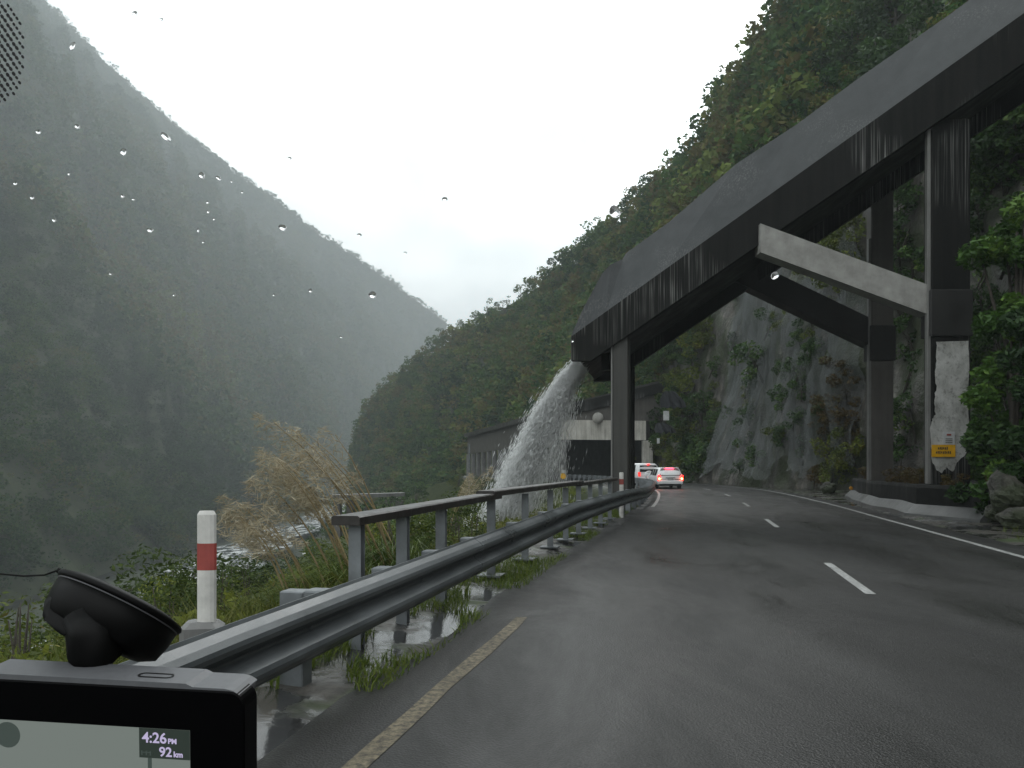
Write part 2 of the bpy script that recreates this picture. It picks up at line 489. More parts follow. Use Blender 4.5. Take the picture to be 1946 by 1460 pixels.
def catmull(P, n=24):
    P = np.asarray(P, float); Q = np.vstack([2 * P[0] - P[1], P, 2 * P[-1] - P[-2]]); out = []
    for i in range(1, len(Q) - 2):
        t = np.linspace(0, 1, n, endpoint=False)[:, None]
        a, b, c, d = Q[i - 1], Q[i], Q[i + 1], Q[i + 2]
        out.append(.5 * (2 * b + (c - a) * t + (2 * a - 5 * b + 4 * c - d) * t ** 2 + (3 * b - a - 3 * c + d) * t ** 3))
    return np.vstack(out + [P[-1:]])


PATH = catmull(ctrl)
SEG = np.r_[0, np.cumsum(np.linalg.norm(np.diff(PATH, axis=0), axis=1))]


def s_at(d): return np.interp(d, PATH[:, 1], SEG)


def centre(s): return np.array([np.interp(s, SEG, PATH[:, 0]), np.interp(s, SEG, PATH[:, 1])])


def tangent(s):
    t = centre(s + .5) - centre(s - .5)
    return t / np.linalg.norm(t)


def rp(s, t, z=0.0):
    """point at distance s along the road, t metres right of its centre line"""
    c, T = centre(s), tangent(s)
    return np.array([c[0] + T[1] * t, c[1] - T[0] * t, z])


def s_off(d, t):
    """distance along the road at which a line t metres right of the centre is d metres ahead of the camera"""
    s = s_at(d)
    for _ in range(6): s += d - rp(s, t)[1]
    return float(s)


def strip(name, s0, s1, t0, t1, z, m, step=1.0, parent=None, jag=0.0, bend=False):
    n = max(2, int((s1 - s0) / step) + 1); V = []
    for s in np.linspace(s0, s1, n):
        if bend: t0, t1 = np.interp(s, [s_at(8), s_at(30)], [-3.51, -3.36]), np.interp(s, [s_at(8), s_at(30)], [-3.395, -3.24])
        j0 = jag * random.uniform(-1, 1); j1 = jag * random.uniform(-1, 1)
        V += [rp(s, t0 + j0, z), rp(s, t1 + j1, z)]
    F = [(2 * i, 2 * i + 1, 2 * i + 3, 2 * i + 2) for i in range(n - 1)]
    return obj(name, V, F, m, parent)


S0, S1 = s_at(-30), s_at(127.5)
# asphalt with a cambered surface
ss = np.arange(S0, S1, 1.0); tt = np.array([-3.95, -3.6, -1.8, 0, 1.8, 3.4, 3.75])
V = []; zz = {-3.95: -.012, -3.6: 0, -1.8: 0, 0: 0, 1.8: 0, 3.4: 0, 3.75: -.012}
for s in ss:
    for t in tt:
        tj = t + (random.uniform(-.07, .07) if abs(t) > 3.7 else 0)
        V.append(rp(s, tj, zz[float(t)]))
n = len(tt)
F = [(i * n + k, i * n + k + 1, (i + 1) * n + k + 1, (i + 1) * n + k) for i in range(len(ss) - 1) for k in range(n - 1)]
ro = tag(obj('road', V, F, M['road']), kind='structure')
ra = ro.data.attributes.new('lane', 'FLOAT', 'POINT'); ra.data.foreach_set('value', np.tile(tt, len(ss)).astype(np.float32))
tag(strip('edge_line_near_rail', S0, s_off(7.6, -3.45), -3.52, -3.38, .004, M['line_tan'], .5, jag=.012, bend=True), kind='structure')
tag(strip('edge_line_far_bend', s_off(28.5, -3.3), s_at(95), -3.36, -3.24, .004, M['line_white'], .8), kind='structure')
tag(strip('edge_line_cliff_side', S0, s_at(95), 3.02, 3.14, .004, M['line_white'], .8), kind='structure')
dashes = MB()
sA = s_at(8.97)
for k in range(-2, 8):
    a = sA + 10.15 * k; rows = []
    for s in np.linspace(a, a + 3.0, 4):
        rows.append([rp(s, -.055, .004), rp(s, .055, .004)])
    dashes.sweep(rows)
tag(dashes.build('centre_line_dashes', M['line_white']), kind='structure')

# ground: road shelf, verge, bank falling to the river, shoulder to the cliff
prof_t = np.array([-70, -55, -45, -36, -28, -21, -16, -12, -9.5, -7.5, -6.2, -5.4, -4.9, -4.5, -4.2, -3.9, -3.5, 0, 3.5, 3.8, 4.2, 4.8, 5.6, 6.5, 8, 10, 14])
prof_z = np.array([-26.4, -26, -24, -17.5, -12, -7, -4.2, -2.5, -1.5, -.8, -.35, -.08, .0, .02, .0, -.03, -.08, -.08, -.08, -.03, .0, .02, .05, .12, .3, .6, 1.2])
ss = np.unique(np.r_[np.arange(S0, s_at(3), 1.5), np.arange(s_at(3), s_at(30), .45), np.arange(s_at(30), S1, 1.8)])
tt = np.unique(np.r_[prof_t, np.linspace(-6.2, -3.9, 14), np.linspace(3.8, 6.5, 8)])
zt = np.interp(tt, prof_t, prof_z)
G = np.array([[rp(s, t, z) for t, z in zip(tt, zt)] for s in ss])
amp = np.where(np.abs(tt) < 3.7, 0, np.clip((np.abs(tt) - 3.8) * .06, 0, 1.2))
G[:, :, 2] += fbm(G * (.35, .35, 0), 4, 3) * amp[None, :] * 1.3
G[:, :, 2] += fbm(G * (1.6, 1.6, 0), 3, 5) * np.where(np.abs(tt) > 3.9, .045, 0)[None, :]
G[:, :, 2] = np.maximum(G[:, :, 2], -26.6)
ns, ntt = len(ss), len(tt)
idx = np.arange(ns * ntt).reshape(ns, ntt)
FQ = np.stack([idx[:-1, :-1], idx[:-1, 1:], idx[1:, 1:], idx[1:, :-1]], -1).reshape(-1, 4)
go = tag(obj('ground', G.reshape(-1, 3), FQ, M['verge'], smooth=True), kind='structure')
ba = go.data.attributes.new('bank', 'FLOAT', 'POINT')
ba.data.foreach_set('value', np.tile(np.clip((-tt - 5.0) / 1.5, 0, 1), ns).astype(np.float32))


def ground_z(s, t):
    return float(np.interp(t, prof_t, prof_z))


# valley floor out to the horizon, and the river
V = [(-3000, -600, -27), (3000, -600, -27), (3000, 4000, -27), (-3000, 4000, -27)]
tag(obj('valley_floor', V, [(0, 1, 2, 3)], M['floor']), kind='structure')
m, nt, p = mat('river_water'); v = coords(nt)
k = ramp(nt, noise(nt, coords(nt, (.12, .05, 1)), 3.0, 6, .7), [(.48, (0, 0, 0)), (.60, (1, 1, 1))])
nt.links.new(mixc(nt, k, (.10, .11, .11), (.70, .72, .72)), p.inputs['Base Color'])
nt.links.new(mixc(nt, k, (.12,) * 3, (.7,) * 3), p.inputs['Roughness'])
bump(nt, p, noise(nt, v, 1.2, 5), .6, .3)
M['river'] = m
riv = catmull([(-58, 100), (-66, 150), (-76, 210), (-84, 270), (-92, 350), (-104, 500), (-122, 700), (-140, 900)], 10)
V = []
for i, c_ in enumerate(riv):
    w = 9 + 3 * math.sin(i * .7)
    V += [(c_[0] - w, c_[1] - 2, -24.6), (c_[0] + w, c_[1] + 2, -24.6)]
tag(obj('river', V, [(2 * i, 2 * i + 1, 2 * i + 3, 2 * i + 2) for i in range(len(riv) - 1)], M['river']), kind='structure')


# ------------------------------------------------------------------ hills
def ruled(foot, ridge, nu, nv, amp, gull, seed, back, flat=1.0):
    """terrain between a foot line and a ridge line, with gullies, and a far side behind the ridge"""
    def res(P):
        P = catmull(P, 20); L = np.r_[0, np.cumsum(np.linalg.norm(np.diff(P, axis=0), axis=1))]
        # keep pairing by control index so that foot and ridge correspond
        u = np.linspace(0, len(P) - 1, nu)
        return np.stack([np.interp(u, np.arange(len(P)), P[:, k]) for k in range(3)], -1)
    A, B = res(foot), res(ridge)
    v = np.linspace(0, 1, nv)[None, :, None]
    Gd = A[:, None] * (1 - v) + B[:, None] * v
    vv = v[..., 0]
    env = np.sin(np.pi * np.clip(vv, 0, 1)) ** .7 + .12 * vv
    d1 = fbm(Gd * (1 / gull), 5, seed)
    uu = np.linspace(0, 1, nu)[:, None] * 30
    g2 = -np.abs(fbm(np.stack([uu + 0 * vv, 1.5 * vv + 0 * uu, 0 * uu + 0 * vv], -1), 3, seed + 9))
    Gd[..., 2] += amp * env * (d1 * .9 + g2 * flat)
    bk = np.array(back, float)
    rows = [Gd] + [(B + bk * f)[:, None] for f in (.35, 1.0)]
    return np.concatenate(rows, 1), nv


def grid_obj(name, Gd, m):
    a, b = Gd.shape[:2]; idx = np.arange(a * b).reshape(a, b)
    FQ = np.stack([idx[:-1, :-1], idx[1:, :-1], idx[1:, 1:], idx[:-1, 1:]], -1).reshape(-1, 4)
    return tag(obj(name, Gd.reshape(-1, 3), FQ, m, smooth=True), kind='structure')


mt_foot = [(-60, 0, -26), (-90, 60, -25.5), (-95, 120, -25), (-100, 200, -25), (-104, 270, -25), (-113, 350, -25), (-127, 500, -25), (-160, 800, -25), (-190, 1200, -25)]
mt_ridge = [at(-900, -650, 480), at(-420, -420, 600), at(-120, -190, 900), at(98, 15, 1300), at(268, 180, 1400), at(420, 312, 1450), at(560, 412, 1490), at(705, 513, 1520), at(850, 618, 1560)]
MT, mt_nv = ruled(mt_foot, mt_ridge, 200, 90, 60, 170.0, 11, (-60, 260, -220))
grid_obj('mountain', MT, M['hill'])

sp_foot = [(20.5, 0, 17), (22.0, 22, 18), (23.5, 36, 19), (21.5, 55, 17), (20.5, 72, 14), (17.5, 88, 9.5), (9.5, 108, 7.0), (-4, 138, -5), (-22, 172, -15), (-44, 240, -24), (-66, 345, -25), (-80, 420, -25.5)]
sp_ridge = [at(3300, -1500, 60), at(2450, -900, 75), at(1950, -500, 88), at(1640, -190, 98), at(1500, 10, 112), at(1352, 225, 140), at(1235, 358, 175), at(1085, 478, 215), at(880, 610, 280), at(762, 700, 320), at(692, 785, 345), at(672, 900, 430)]
sp_ridge = [q - np.array([0, 0, 4.0]) for q in sp_ridge]
SP, sp_nv = ruled(sp_foot, sp_ridge, 220, 80, 5.0, 40.0, 23, (60, 140, -30), .8)
grid_obj('hill_spur', SP, M['hill'])

# ------------------------------------------------------------------ leaves and trees


def leaf_quads(cent, size, w, up=.3, droop=0.0, r=None):
    """one bent rhombic leaf or spray per centre"""
    r = r or rng
    n = len(cent)
    d = r.normal(size=(n, 3)); d[:, 2] = d[:, 2] * .6 + up - droop
    d /= np.linalg.norm(d, axis=1, keepdims=True)
    q = r.normal(size=(n, 3)); s = np.cross(d, q); s /= np.linalg.norm(s, axis=1, keepdims=True) + 1e-9
    L = size * r.uniform(.6, 1.4, (n, 1)); W = L * w
    nrm = np.cross(d, s)
    return np.stack([cent - d * L * .5, cent + s * W * .5 + nrm * W * .12, cent + d * L * .5, cent - s * W * .5 + nrm * W * .12], 1)


def crown_pts(n, clumps, r=None):
    """points filling a set of ellipsoidal clumps (cx,cy,cz,rx,ry,rz), denser at their skins"""
    r = r or rng
    clumps = np.array(clumps, float)
    vol = clumps[:, 3] * clumps[:, 4] + clumps[:, 3] * clumps[:, 5]
    k = r.choice(len(clumps), n, p=vol / vol.sum())
    d = r.normal(size=(n, 3)); d /= np.linalg.norm(d, axis=1, keepdims=True)
    rad = r.uniform(.45, 1.08, (n, 1)) ** .6
    return clumps[k, :3] + d * rad * clumps[k, 3:6], k


def tree_proto(h, rad, ncl, nleaf, leaf, w=.55, seed=0, base=.3, flat=.7):
    """returns leaf quads, tints and limb list of a tree with uneven crown standing at the origin"""
    r = np.random.default_rng(seed); clumps = []; limbs = []
    for i in range(ncl):
        a = r.uniform(0, 2 * math.pi); zf = r.uniform(base, 1.0)
        rr = rad * math.sqrt(max(.05, 1 - ((zf - (base + .35)) / .75) ** 2)) * r.uniform(.35, .9)
        cr_ = rad * r.uniform(.24, .46)
        c = (rr * math.cos(a), rr * math.sin(a), h * zf - cr_ * .5)
        clumps.append((*c, cr_, cr_ * r.uniform(.8, 1.1), cr_ * flat))
        limbs.append(c)
    P, k = crown_pts(nleaf, clumps, r)
    Q = leaf_quads(P, leaf, w, .2, 0, r)
    ct = r.uniform(.15, .75, ncl)
    tint = np.clip(ct[k] + r.normal(0, .13, nleaf), 0, 1)
    return Q, tint, limbs


def quads_mesh(Q):
    n = len(Q)
    return Q.reshape(-1, 3), np.arange(4 * n).reshape(n, 4)


def scatter_forest(name, label_kind, spots, protos, m, seed):
    """one mesh for a far-off wood that reads as one mass"""
    r = np.random.default_rng(seed); Vs, Ts = [], []
    for (P, sc, tn) in spots:
        Q, t = protos[r.integers(len(protos))]
        a = r.uniform(0, 2 * math.pi); cs, sn = math.cos(a), math.sin(a)
        Rm = np.array([[cs, sn, 0], [-sn, cs, 0], [0, 0, 1]]) * sc
        Vs.append(Q @ Rm + P); Ts.append(np.clip(t * .55 + tn, 0, 1))
    Q = np.concatenate(Vs); T = np.concatenate(Ts)
    V, F = quads_mesh(Q)
    return tag(obj(name, V, F, m, tint=T), kind='stuff')


def grid_spots(Gd, nv, n, r, vmin=0.0, vmax=1.0, umin=0.0, umax=1.0):
    a = Gd.shape[0]
    u = r.uniform(umin, umax, n) * (a - 1.001); v = r.uniform(vmin, vmax, n) * (nv - 1.001)
    i, j = u.astype(int), v.astype(int); fu, fv = (u - i)[:, None], (v - j)[:, None]
    return Gd[i, j] * (1 - fu) * (1 - fv) + Gd[i + 1, j] * fu * (1 - fv) + Gd[i, j + 1] * (1 - fu) * fv + Gd[i + 1, j + 1] * fu * fv


def in_frame(P, mg=150):
    d = np.maximum(P[:, 1], 1); px = CX + P[:, 0] / d * FPX; py = HY - (P[:, 2] - EYE) / d * FPX
    return (P[:, 1] > 5) & (px > -mg - 300) & (px < 1946 + mg + 300) & (py > -mg - 300) & (py < 1460 + mg)


r1 = np.random.default_rng(31)
far_protos = [tree_proto(10, 5.0, 8, 70, 1.5, .75, 100 + i, .1)[:2] for i in range(6)]
P = grid_spots(MT, mt_nv, 26000, r1); P = P[in_frame(P)]
tn = fbm(P / 70.0, 4, 41) * .6 + fbm(P / 14.0, 2, 44) * .3 + r1.normal(0, .12, len(P)) + .2
nearm = P[:, 1] < 380
scatter_forest('mountain_forest', '', [(p_ - (0, 0, 3.0), r1.uniform(.55, 1.6), t_) for p_, t_ in zip(P[~nearm], tn[~nearm])], far_protos, M['leaf_mountain'], 51)
near_protos = [tree_proto(8.5, 4.0, 10, 260, .62, .6, 150 + i, .1)[:2] for i in range(6)]
scatter_forest('mountain_forest', '', [(p_ - (0, 0, 2.0), r1.uniform(.6, 1.4), t_) for p_, t_ in zip(P[nearm], tn[nearm])], near_protos, M['leaf_mountain'], 53)


mid_protos = [tree_proto(7.5, 3.4, 10, 300, .75, .6, 200 + i, .15)[:2] for i in range(7)]
P = grid_spots(SP, sp_nv, 3800, r1, 0.0, .985); P = P[in_frame(P) & (P[:, 1] > 75)]
tn = fbm(P / 22.0, 3, 61) * .5 + r1.normal(0, .2, len(P)) + .22
scatter_forest('spur_forest', '', [(p_ - (0, 0, 1.2), r1.uniform(.6, 1.25), t_) for p_, t_ in zip(P, tn)], mid_protos, M['leaf_forest'], 52)


def tree(name, h, rad, ncl, nleaf, leaf, m, seed, base=.3, stems=1, w=.55, flat=.7, crown='crown', trunk='trunk'):
    root = empty(name, (0, 0, 0))
    Q, t, limbs = tree_proto(h, rad, ncl, nleaf, leaf, w, seed, base, flat)
    V, F = quads_mesh(Q)
    obj(crown, V, F, m, root, tint=t)
    r = random.Random(seed); tb = MB(); tr = max(.012, h * .02)
    for k in range(stems):
        bx = rad * .15 * k
        top = (r.uniform(-.1, .1) * rad + bx, r.uniform(-.1, .1) * rad, h * .86)
        mid = (bx * .5 + r.uniform(-.06, .06) * rad, r.uniform(-.06, .06) * rad, h * .4)
        tb.tube([(bx * .3, 0, -.5), mid, top], [tr, tr * .7, tr * .2], 7)
        for c in limbs[k::stems * 2]:
            z0 = max(h * .18, c[2] * .55); f = z0 / (h * .86)
            p0 = np.array([bx * .4, 0, z0])
            tb.tube([p0, (p0 + np.array(c)) / 2 + (0, 0, -.03 * h), c], [tr * .45, tr * .3, tr * .12], 5, False)
    tb.build(trunk, M['bark'], root, True)
    return root


def place(o, loc, rz, sc, label, cat, group=None, tilt=(0, 0)):
    o.location = loc; o.rotation_euler = (tilt[0], tilt[1], rz); o.scale = (sc,) * 3 if not hasattr(sc, '__len__') else sc
    return tag(o, label, cat, group)


# trees one can tell apart along the spur's skyline
sky_protos = [tree('ridge_tree', 9, 3.6, 11, 650, .62, M['leaf_forest'], 300 + i, .35) for i in range(4)]
ridge = SP[:, sp_nv - 1]
ridge_labels = {0: 'dark bushy tree standing on the skyline of the spur', 1: 'thin crowned tree on the skyline with sky showing through',
                2: 'rounded tree on the spur skyline above the waterfall', 3: 'small tree on the low skyline of the spur near the valley'}
px_last = 9e9; first = [True] * 4; kk = 0
for i in range(len(ridge)):
    p_ = ridge[i]; px = CX + p_[0] / p_[1] * FPX
    if px > 1700 or px < 665 or abs(px - px_last) < 1557 * 3.4 / p_[1]: continue
    px_last = px + random.uniform(-6, 6); k = kk % 4; kk += 1
    o = sky_protos[k] if first[k] else copy_tree(sky_protos[k]); first[k] = False
    lab = 'dark bushy tree standing on the high skyline of the spur above the flume' if px > 1230 else (
        'rounded tree on the middle skyline of the spur above the waterfall' if px > 900 else 'small tree on the low end of the spur skyline by the valley')
    place(o, p_ - (0, 0, 1.4), random.uniform(0, 6.28), random.uniform(.55, .95), lab, 'tree', 'trees along the spur skyline')

# ------------------------------------------------------------------ cliff beside the road
cl_base = catmull([(15.5, -12), (15.3, 4), (15.2, 12), (15.8, 18), (17.4, 23), (18.2, 29), (18.3, 35), (17.5, 41), (16.9, 48), (16.7, 56), (16.6, 65), (15.6, 78), (14.4, 88), (11.2, 100), (4.7, 122), (-4, 148)], 14)
cl_L = np.r_[0, np.cumsum(np.linalg.norm(np.diff(cl_base, axis=0), axis=1))]


def cliff_point(d, z, off=0.0):
    """point on the rock face at depth d along its foot and height z, off metres out from it"""
    u = np.interp(d, cl_base[:, 1], cl_L); b = np.array([np.interp(u, cl_L, cl_base[:, k]) for k in (0, 1)])
    b2 = np.array([np.interp(u + .5, cl_L, cl_base[:, k]) for k in (0, 1)]); T = (b2 - b); T /= np.linalg.norm(T) + 1e-9
    N = np.array([-T[1], T[0]])                       # towards the road
    q = np.array([b[0], b[1], z])
    disp = 1.7 * fbm(q * (.16, .16, .13), 5, 71) + .7 * fbm(q * (.7, .7, .4), 4, 75) - .11 * z * (z > 0) - .003 * z * z
    return np.array([b[0] + N[0] * (disp + off), b[1] + N[1] * (disp + off), z])


dd = np.unique(np.r_[np.arange(-11, 12, 1.5), np.arange(12, 72, .42), np.arange(72, 95, 1.2)]); zs = np.linspace(-.6, 21, 56)
CG = np.array([[cliff_point(d, z) for z in zs * np.interp(d, [66, 94], [1, .36])] for d in dd])
a, b = CG.shape[:2]; idx = np.arange(a * b).reshape(a, b)
FQ = np.stack([idx[:-1, :-1], idx[:-1, 1:], idx[1:, 1:], idx[1:, :-1]], -1).reshape(-1, 4)
o = obj('cliff', CG.reshape(-1, 3), FQ, M['rock'], smooth=True)
tag(o, kind='structure')

# shrubs and ferns on the cliff
shrub_p = [tree('cliff_shrub', 1.9, 1.15, 9, 800, .20, M['leaf_dark'], 400 + i, .05, 2, .45, .7, 'foliage', 'stem') for i in range(3)]
fern_p = [tree('cliff_fern', 1.5, 1.1, 8, 600, .26, M['leaf_rust'], 420 + i, .05, 2, .28, .6, 'fronds', 'stem') for i in range(2)]
ol_p = [tree('cliff_scrub', 1.7, 1.2, 9, 750, .22, M['leaf_olive'], 440 + i, .05, 2, .4, .7, 'foliage', 'stem') for i in range(2)]
used = set()


def use(o):
    if o.name in used: return copy_tree(o)
    used.add(o.name); return o


def on_cliff(proto, px, py, sc, label, cat, group, out=.1):
    """put a plant on the rock where the sight line of a photo pixel meets it"""
    a = (px - CX) / FPX; best = None
    for d in np.arange(13, 140, .25):
        z = EYE + (HY - py) / FPX * d
        if z > 30: break
        q = cliff_point(d, max(z, 0))
        if q[1] > 0 and a * q[1] >= q[0] - .1:
            best = cliff_point(d, max(z, 0), out); break
    if best is None: return None
    o = use(proto)
    return place(o, best - (0, 0, .6 * sc), random.uniform(0, 6.28), sc, label, cat, group, (random.uniform(-.2, .2), -.45))


lab_net = 'dark green shrub growing through the netting on the cliff'
for px, py, sc in [(1470, 612, 1.25), (1452, 690, 1.35), (1432, 735, .9), (1405, 650, .8), (1520, 705, .9), (1500, 760, .8), (1545, 740, .7), (1430, 850, .9), (1395, 835, .8), (1450, 870, .7), (1540, 855, .9), (1500, 830, .7), (1370, 800, .8), (1362, 700, .9)]:
    on_cliff(random.choice(shrub_p), px, py, sc, lab_net, 'shrub', 'shrubs on the netted cliff', .45)
for px, py, sc in [(1230, 720, 1.6), (1245, 800, 1.5), (1300, 640, 1.7), (1322, 720, 1.6), (1318, 800, 1.6), (1335, 850, 1.3), (1240, 860, 1.2), (1285, 700, 1.3), (1312, 870, 1.2), (1345, 770, 1.2), (1300, 600, 1.6), (1262, 660, 1.6), (1330, 560, 1.8), (1350, 620, 1.3)]:
    on_cliff(random.choice(shrub_p + ol_p), px, py, sc, 'leafy shrub hanging on the dark cliff above the two white cars', 'shrub', 'shrubs on the cliff beyond the cars', .2)
rc = random.Random(99)
for _ in range(22):
    on_cliff(rc.choice(shrub_p + ol_p), rc.uniform(1345, 1590), rc.uniform(560, 890), rc.uniform(.35, .75), lab_net, 'shrub', 'shrubs on the netted cliff', .45)
for _ in range(60):
    on_cliff(rc.choice(shrub_p + shrub_p + ol_p), rc.uniform(1215, 1350), rc.uniform(560, 890), rc.uniform(.8, 1.7), 'leafy shrub hanging on the dark cliff above the two white cars', 'shrub', 'shrubs on the cliff beyond the cars', .2)
for _ in range(40):
    on_cliff(rc.choice(shrub_p), rc.uniform(1850, 1960), rc.uniform(150, 900), rc.uniform(.7, 1.3), 'dark shrub on the rock behind the leafy tree beside the white pier', 'shrub', 'shrubs behind the roadside tree', .2)
for px, py, sc in [(1600, 780, 1.0), (1625, 740, .9), (1612, 830, .9), (1580, 815, .8), (1630, 800, .8), (1575, 770, .7), (1600, 700, .8), (1560, 905, .7)]:
    on_cliff(random.choice(fern_p), px, py, sc, 'rusty brown fern on the rock between the netting and the grey pier', 'fern', 'rusty ferns beside the netting', .3)
for px, py, sc in [(1615, 865, .9), (1590, 850, .8), (1640, 840, .8), (1600, 890, .8)]:
    on_cliff(random.choice(ol_p), px, py, sc, 'olive scrub at the foot of the cliff left of the grey pier', 'shrub', 'olive scrub at the cliff foot', .5)
for px, py, sc in [(1620, 420, 1.2), (1600, 470, 1.1), (1630, 500, 1.0), (1575, 500, 1.2), (1540, 480, 1.0), (1600, 540, .9), (1640, 440, .9)]:
    on_cliff(random.choice(ol_p), px, py, sc, 'bright olive scrub on the rock seen above the pale brace', 'shrub', 'olive scrub above the pale brace', .3)
for px, py, sc in [(1725, 440, 1.1), (1745, 520, 1.1), (1715, 400, 1.0), (1735, 640, 1.1), (1725, 720, 1.1), (1740, 800, 1.0), (1720, 860, 1.0), (1735, 350, 1.0), (1715, 560, 1.0), (1720, 480, 1.1)]:
    on_cliff(random.choice(shrub_p), px, py, sc, 'shadowed shrub on the rock between the two piers', 'shrub', 'shrubs between the piers', .2)
for px, py, sc in [(1890, 360, 1.3), (1925, 300, 1.4), (1940, 420, 1.3), (1870, 520, 1.2), (1935, 240, 1.3), (1930, 900, 1.0), (1936, 960, .8), (1905, 940, .7)]:
    on_cliff(random.choice(shrub_p), px, py, sc, 'dark shrub on the rock behind the leafy tree beside the white pier', 'shrub', 'shrubs behind the roadside tree', .2)

# near trees on the slope above the cliff
hill_p = [tree('hillside_tree', 6.5, 2.9, 12, 1700, .34, M['leaf_dark' if i % 2 else 'leaf_forest'], 500 + i, .15) for i in range(4)]
r2 = np.random.default_rng(77)
P = grid_spots(SP, sp_nv, 420, r2, 0.0, .95, 0.02, .62); P = P[in_frame(P, 0) & (P[:, 1] < 90) & (P[:, 1] > 12)]
for p_ in P[:110]:
    place(use(random.choice(hill_p)), p_ - (0, 0, 1.0), random.uniform(0, 6.28), random.uniform(.6, 1.15),
          'dark wet tree on the steep slope above the concrete flume', 'tree', 'trees on the slope above the cliff')
for d in np.arange(14, 88, 1.9):
    q = cliff_point(d, 19 + random.uniform(-3, 1.5), .1)
    place(use(random.choice(hill_p)), q - (0, 0, 1.2), random.uniform(0, 6.28), random.uniform(.35, .7),
          'small tree leaning from the top edge of the cliff', 'tree', 'trees along the top edge of the cliff', (0, -.25))

# ------------------------------------------------------------------ concrete flume over the road
A = at(1085, 640, 26.0); B = at(1946, 25, 23.0)
ax = B - A; axn = ax / np.linalg.norm(ax)
DEPTH = np.array([1.1, 6.0, 0.0])                       # from the near girder to the far one, along the road


def on_line(px):
    """point of the flume's near top arris at photo column px"""
    f = (px - CX) / FPX
    k = (f * A[1] - A[0]) / (ax[0] - f * ax[1])
    return A + ax * k


flume = empty('flume', (3.5, 26, 0), 'long black concrete water flume sloping over the road on concrete legs, spouting water', 'flume')
far = on_line(1946) + ax * .35
up = np.array([0, 0, 1.0])
L_end = A
# near girder: vertical face with chamfered lower end, 0.35 m thick
hn = 1.12
g = MB(); rows = []
for q, h in ((L_end, .75), (L_end + axn * .75, hn + .08), (L_end + ax * .5, hn + .15), (far, hn + .35)):
    inn = DEPTH / np.linalg.norm(DEPTH) * .35
    rows.append([q, q + inn, q + inn - up * h, q - up * h])
g.sweep(rows, True)
g.build('near_girder', M['conc_dark'], flume)
g = MB(); rows = []
for q, h in ((L_end + axn * .3, 1.0), (L_end + axn * 1.2, hn + .35), (far, hn + .6)):
    inn = DEPTH * .94; i2 = DEPTH
    rows.append([q + inn, q + i2, q + i2 - up * h, q + inn - up * h])
g.sweep(rows, True)
g.build('far_girder', M['conc_dark'], flume)
g = MB(); rows = []
for q in (L_end + axn * .35, far):
    i1, i2 = DEPTH * .06, DEPTH * .94
    rows.append([q + i1 - up * .72, q + i2 - up * .72, q + i2 - up * .98, q + i1 - up * .98])
g.sweep(rows, True)
g.build('channel_floor', M['conc_soffit'], flume)
# sloping upper wall, leaning back from the near arris; its lower end cut on a slant
Nb = np.array([.30, 1.25, 0.0])
top_px = [(1106, 591), (1144, 520), (1160, 503), (1184, 492), (1190, 481), (1273, 421), (1400, 311), (1515, 236), (1630, 150), (1797, 33), (2060, -158)]
edge_t, edge_b = [], []
for px, py in top_px:
    base = on_line(max(px - 8, 1085.5)); d = base[1] + 1.25
    if px < 1190: d = base[1] + 1.25 * (px - 1085) / 105
    edge_t.append(at(px, py, d)); edge_b.append(base + np.array([0, .02, .003]))
edge_t = [A + np.array([0, .03, .02])] + edge_t; edge_b = [A + np.array([0, .02, .003])] + edge_b
g = MB(); th = np.array([.05, .20, -.12]); rows = []
for t_, b_ in zip(edge_t, edge_b):
    rows.append([b_, t_, t_ + th, b_ + th])
g.sweep(rows, True)
g.build('sloping_wall', M['conc_slab'], flume)
# far parapet wall of the channel
g = MB(); rows = []
for q in (L_end + axn * 1.2, far):
    i1 = DEPTH * .95
    rows.append([q + i1 - up * .1, q + DEPTH - up * .1, q + DEPTH + up * 1.2, q + i1 + up * 1.2])
g.sweep(rows, True)
g.build('far_parapet', M['conc_slab'], flume)
# little bracket under the low end
e = on_line(1165)
MB().box(e + DEPTH * .25 + np.array([-.15, 0, -1.55]), .45, .5, .55, .4).build('bracket', M['conc_soffit'], flume)


def column(name, x, y, z0, z1, sx, sy, rot, m, bev=.04):
    return MB().bbox((x, y, (z0 + z1) / 2), sx, sy, z1 - z0, bev, rot).build(name, m, flume)


# the two legs by the rail
M['conc_leg'] = concrete('wet_leg_concrete', (.022, .022, .019), (.060, .059, .053), .5, .6)
zl = on_line(1190)[2]
column('leg', 3.50, 26.2, -2.5, zl - 1.20, .52, .80, R(-13), M['conc_leg'])
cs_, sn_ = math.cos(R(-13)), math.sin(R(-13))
column('sky_lit_strip', 3.50 - .268 * cs_ + .06 * sn_, 26.2 - .268 * sn_ - .06 * cs_, -2.5, zl - 1.35, .05, .72, R(-13), M['conc_sky_lit'], .01)  # added strip: the leg's sky-lit left face, put into the colour
column('leg', 4.48, 31.4, -2.5, zl - 1.5, .44, .70, R(-8), M['conc_dark'])
# piers on the cliff side
xn, yn = 12.745, 24.25
zt_ = on_line(1806)[2] - 1.0
column('pier', xn, yn - .25, .3, zt_ - .35, 1.15, .45, R(0), M['conc_dark'])
column('pier', 13.65, 30.4, .3, on_line(1806)[2] - 1.2, .83, .45, R(0), M['conc_pier'])
# haunch collars where the braces land
MB().bbox((xn, yn - .22, at(1800, 600, yn)[2]), 1.25, .62, 1.35, .04).build('collar', M['conc_soffit'], flume)
MB().bbox((13.65, 30.42, at(1672, 655, 30.6)[2]), .95, .62, 1.3, .04).build('collar', M['conc_soffit'], flume)
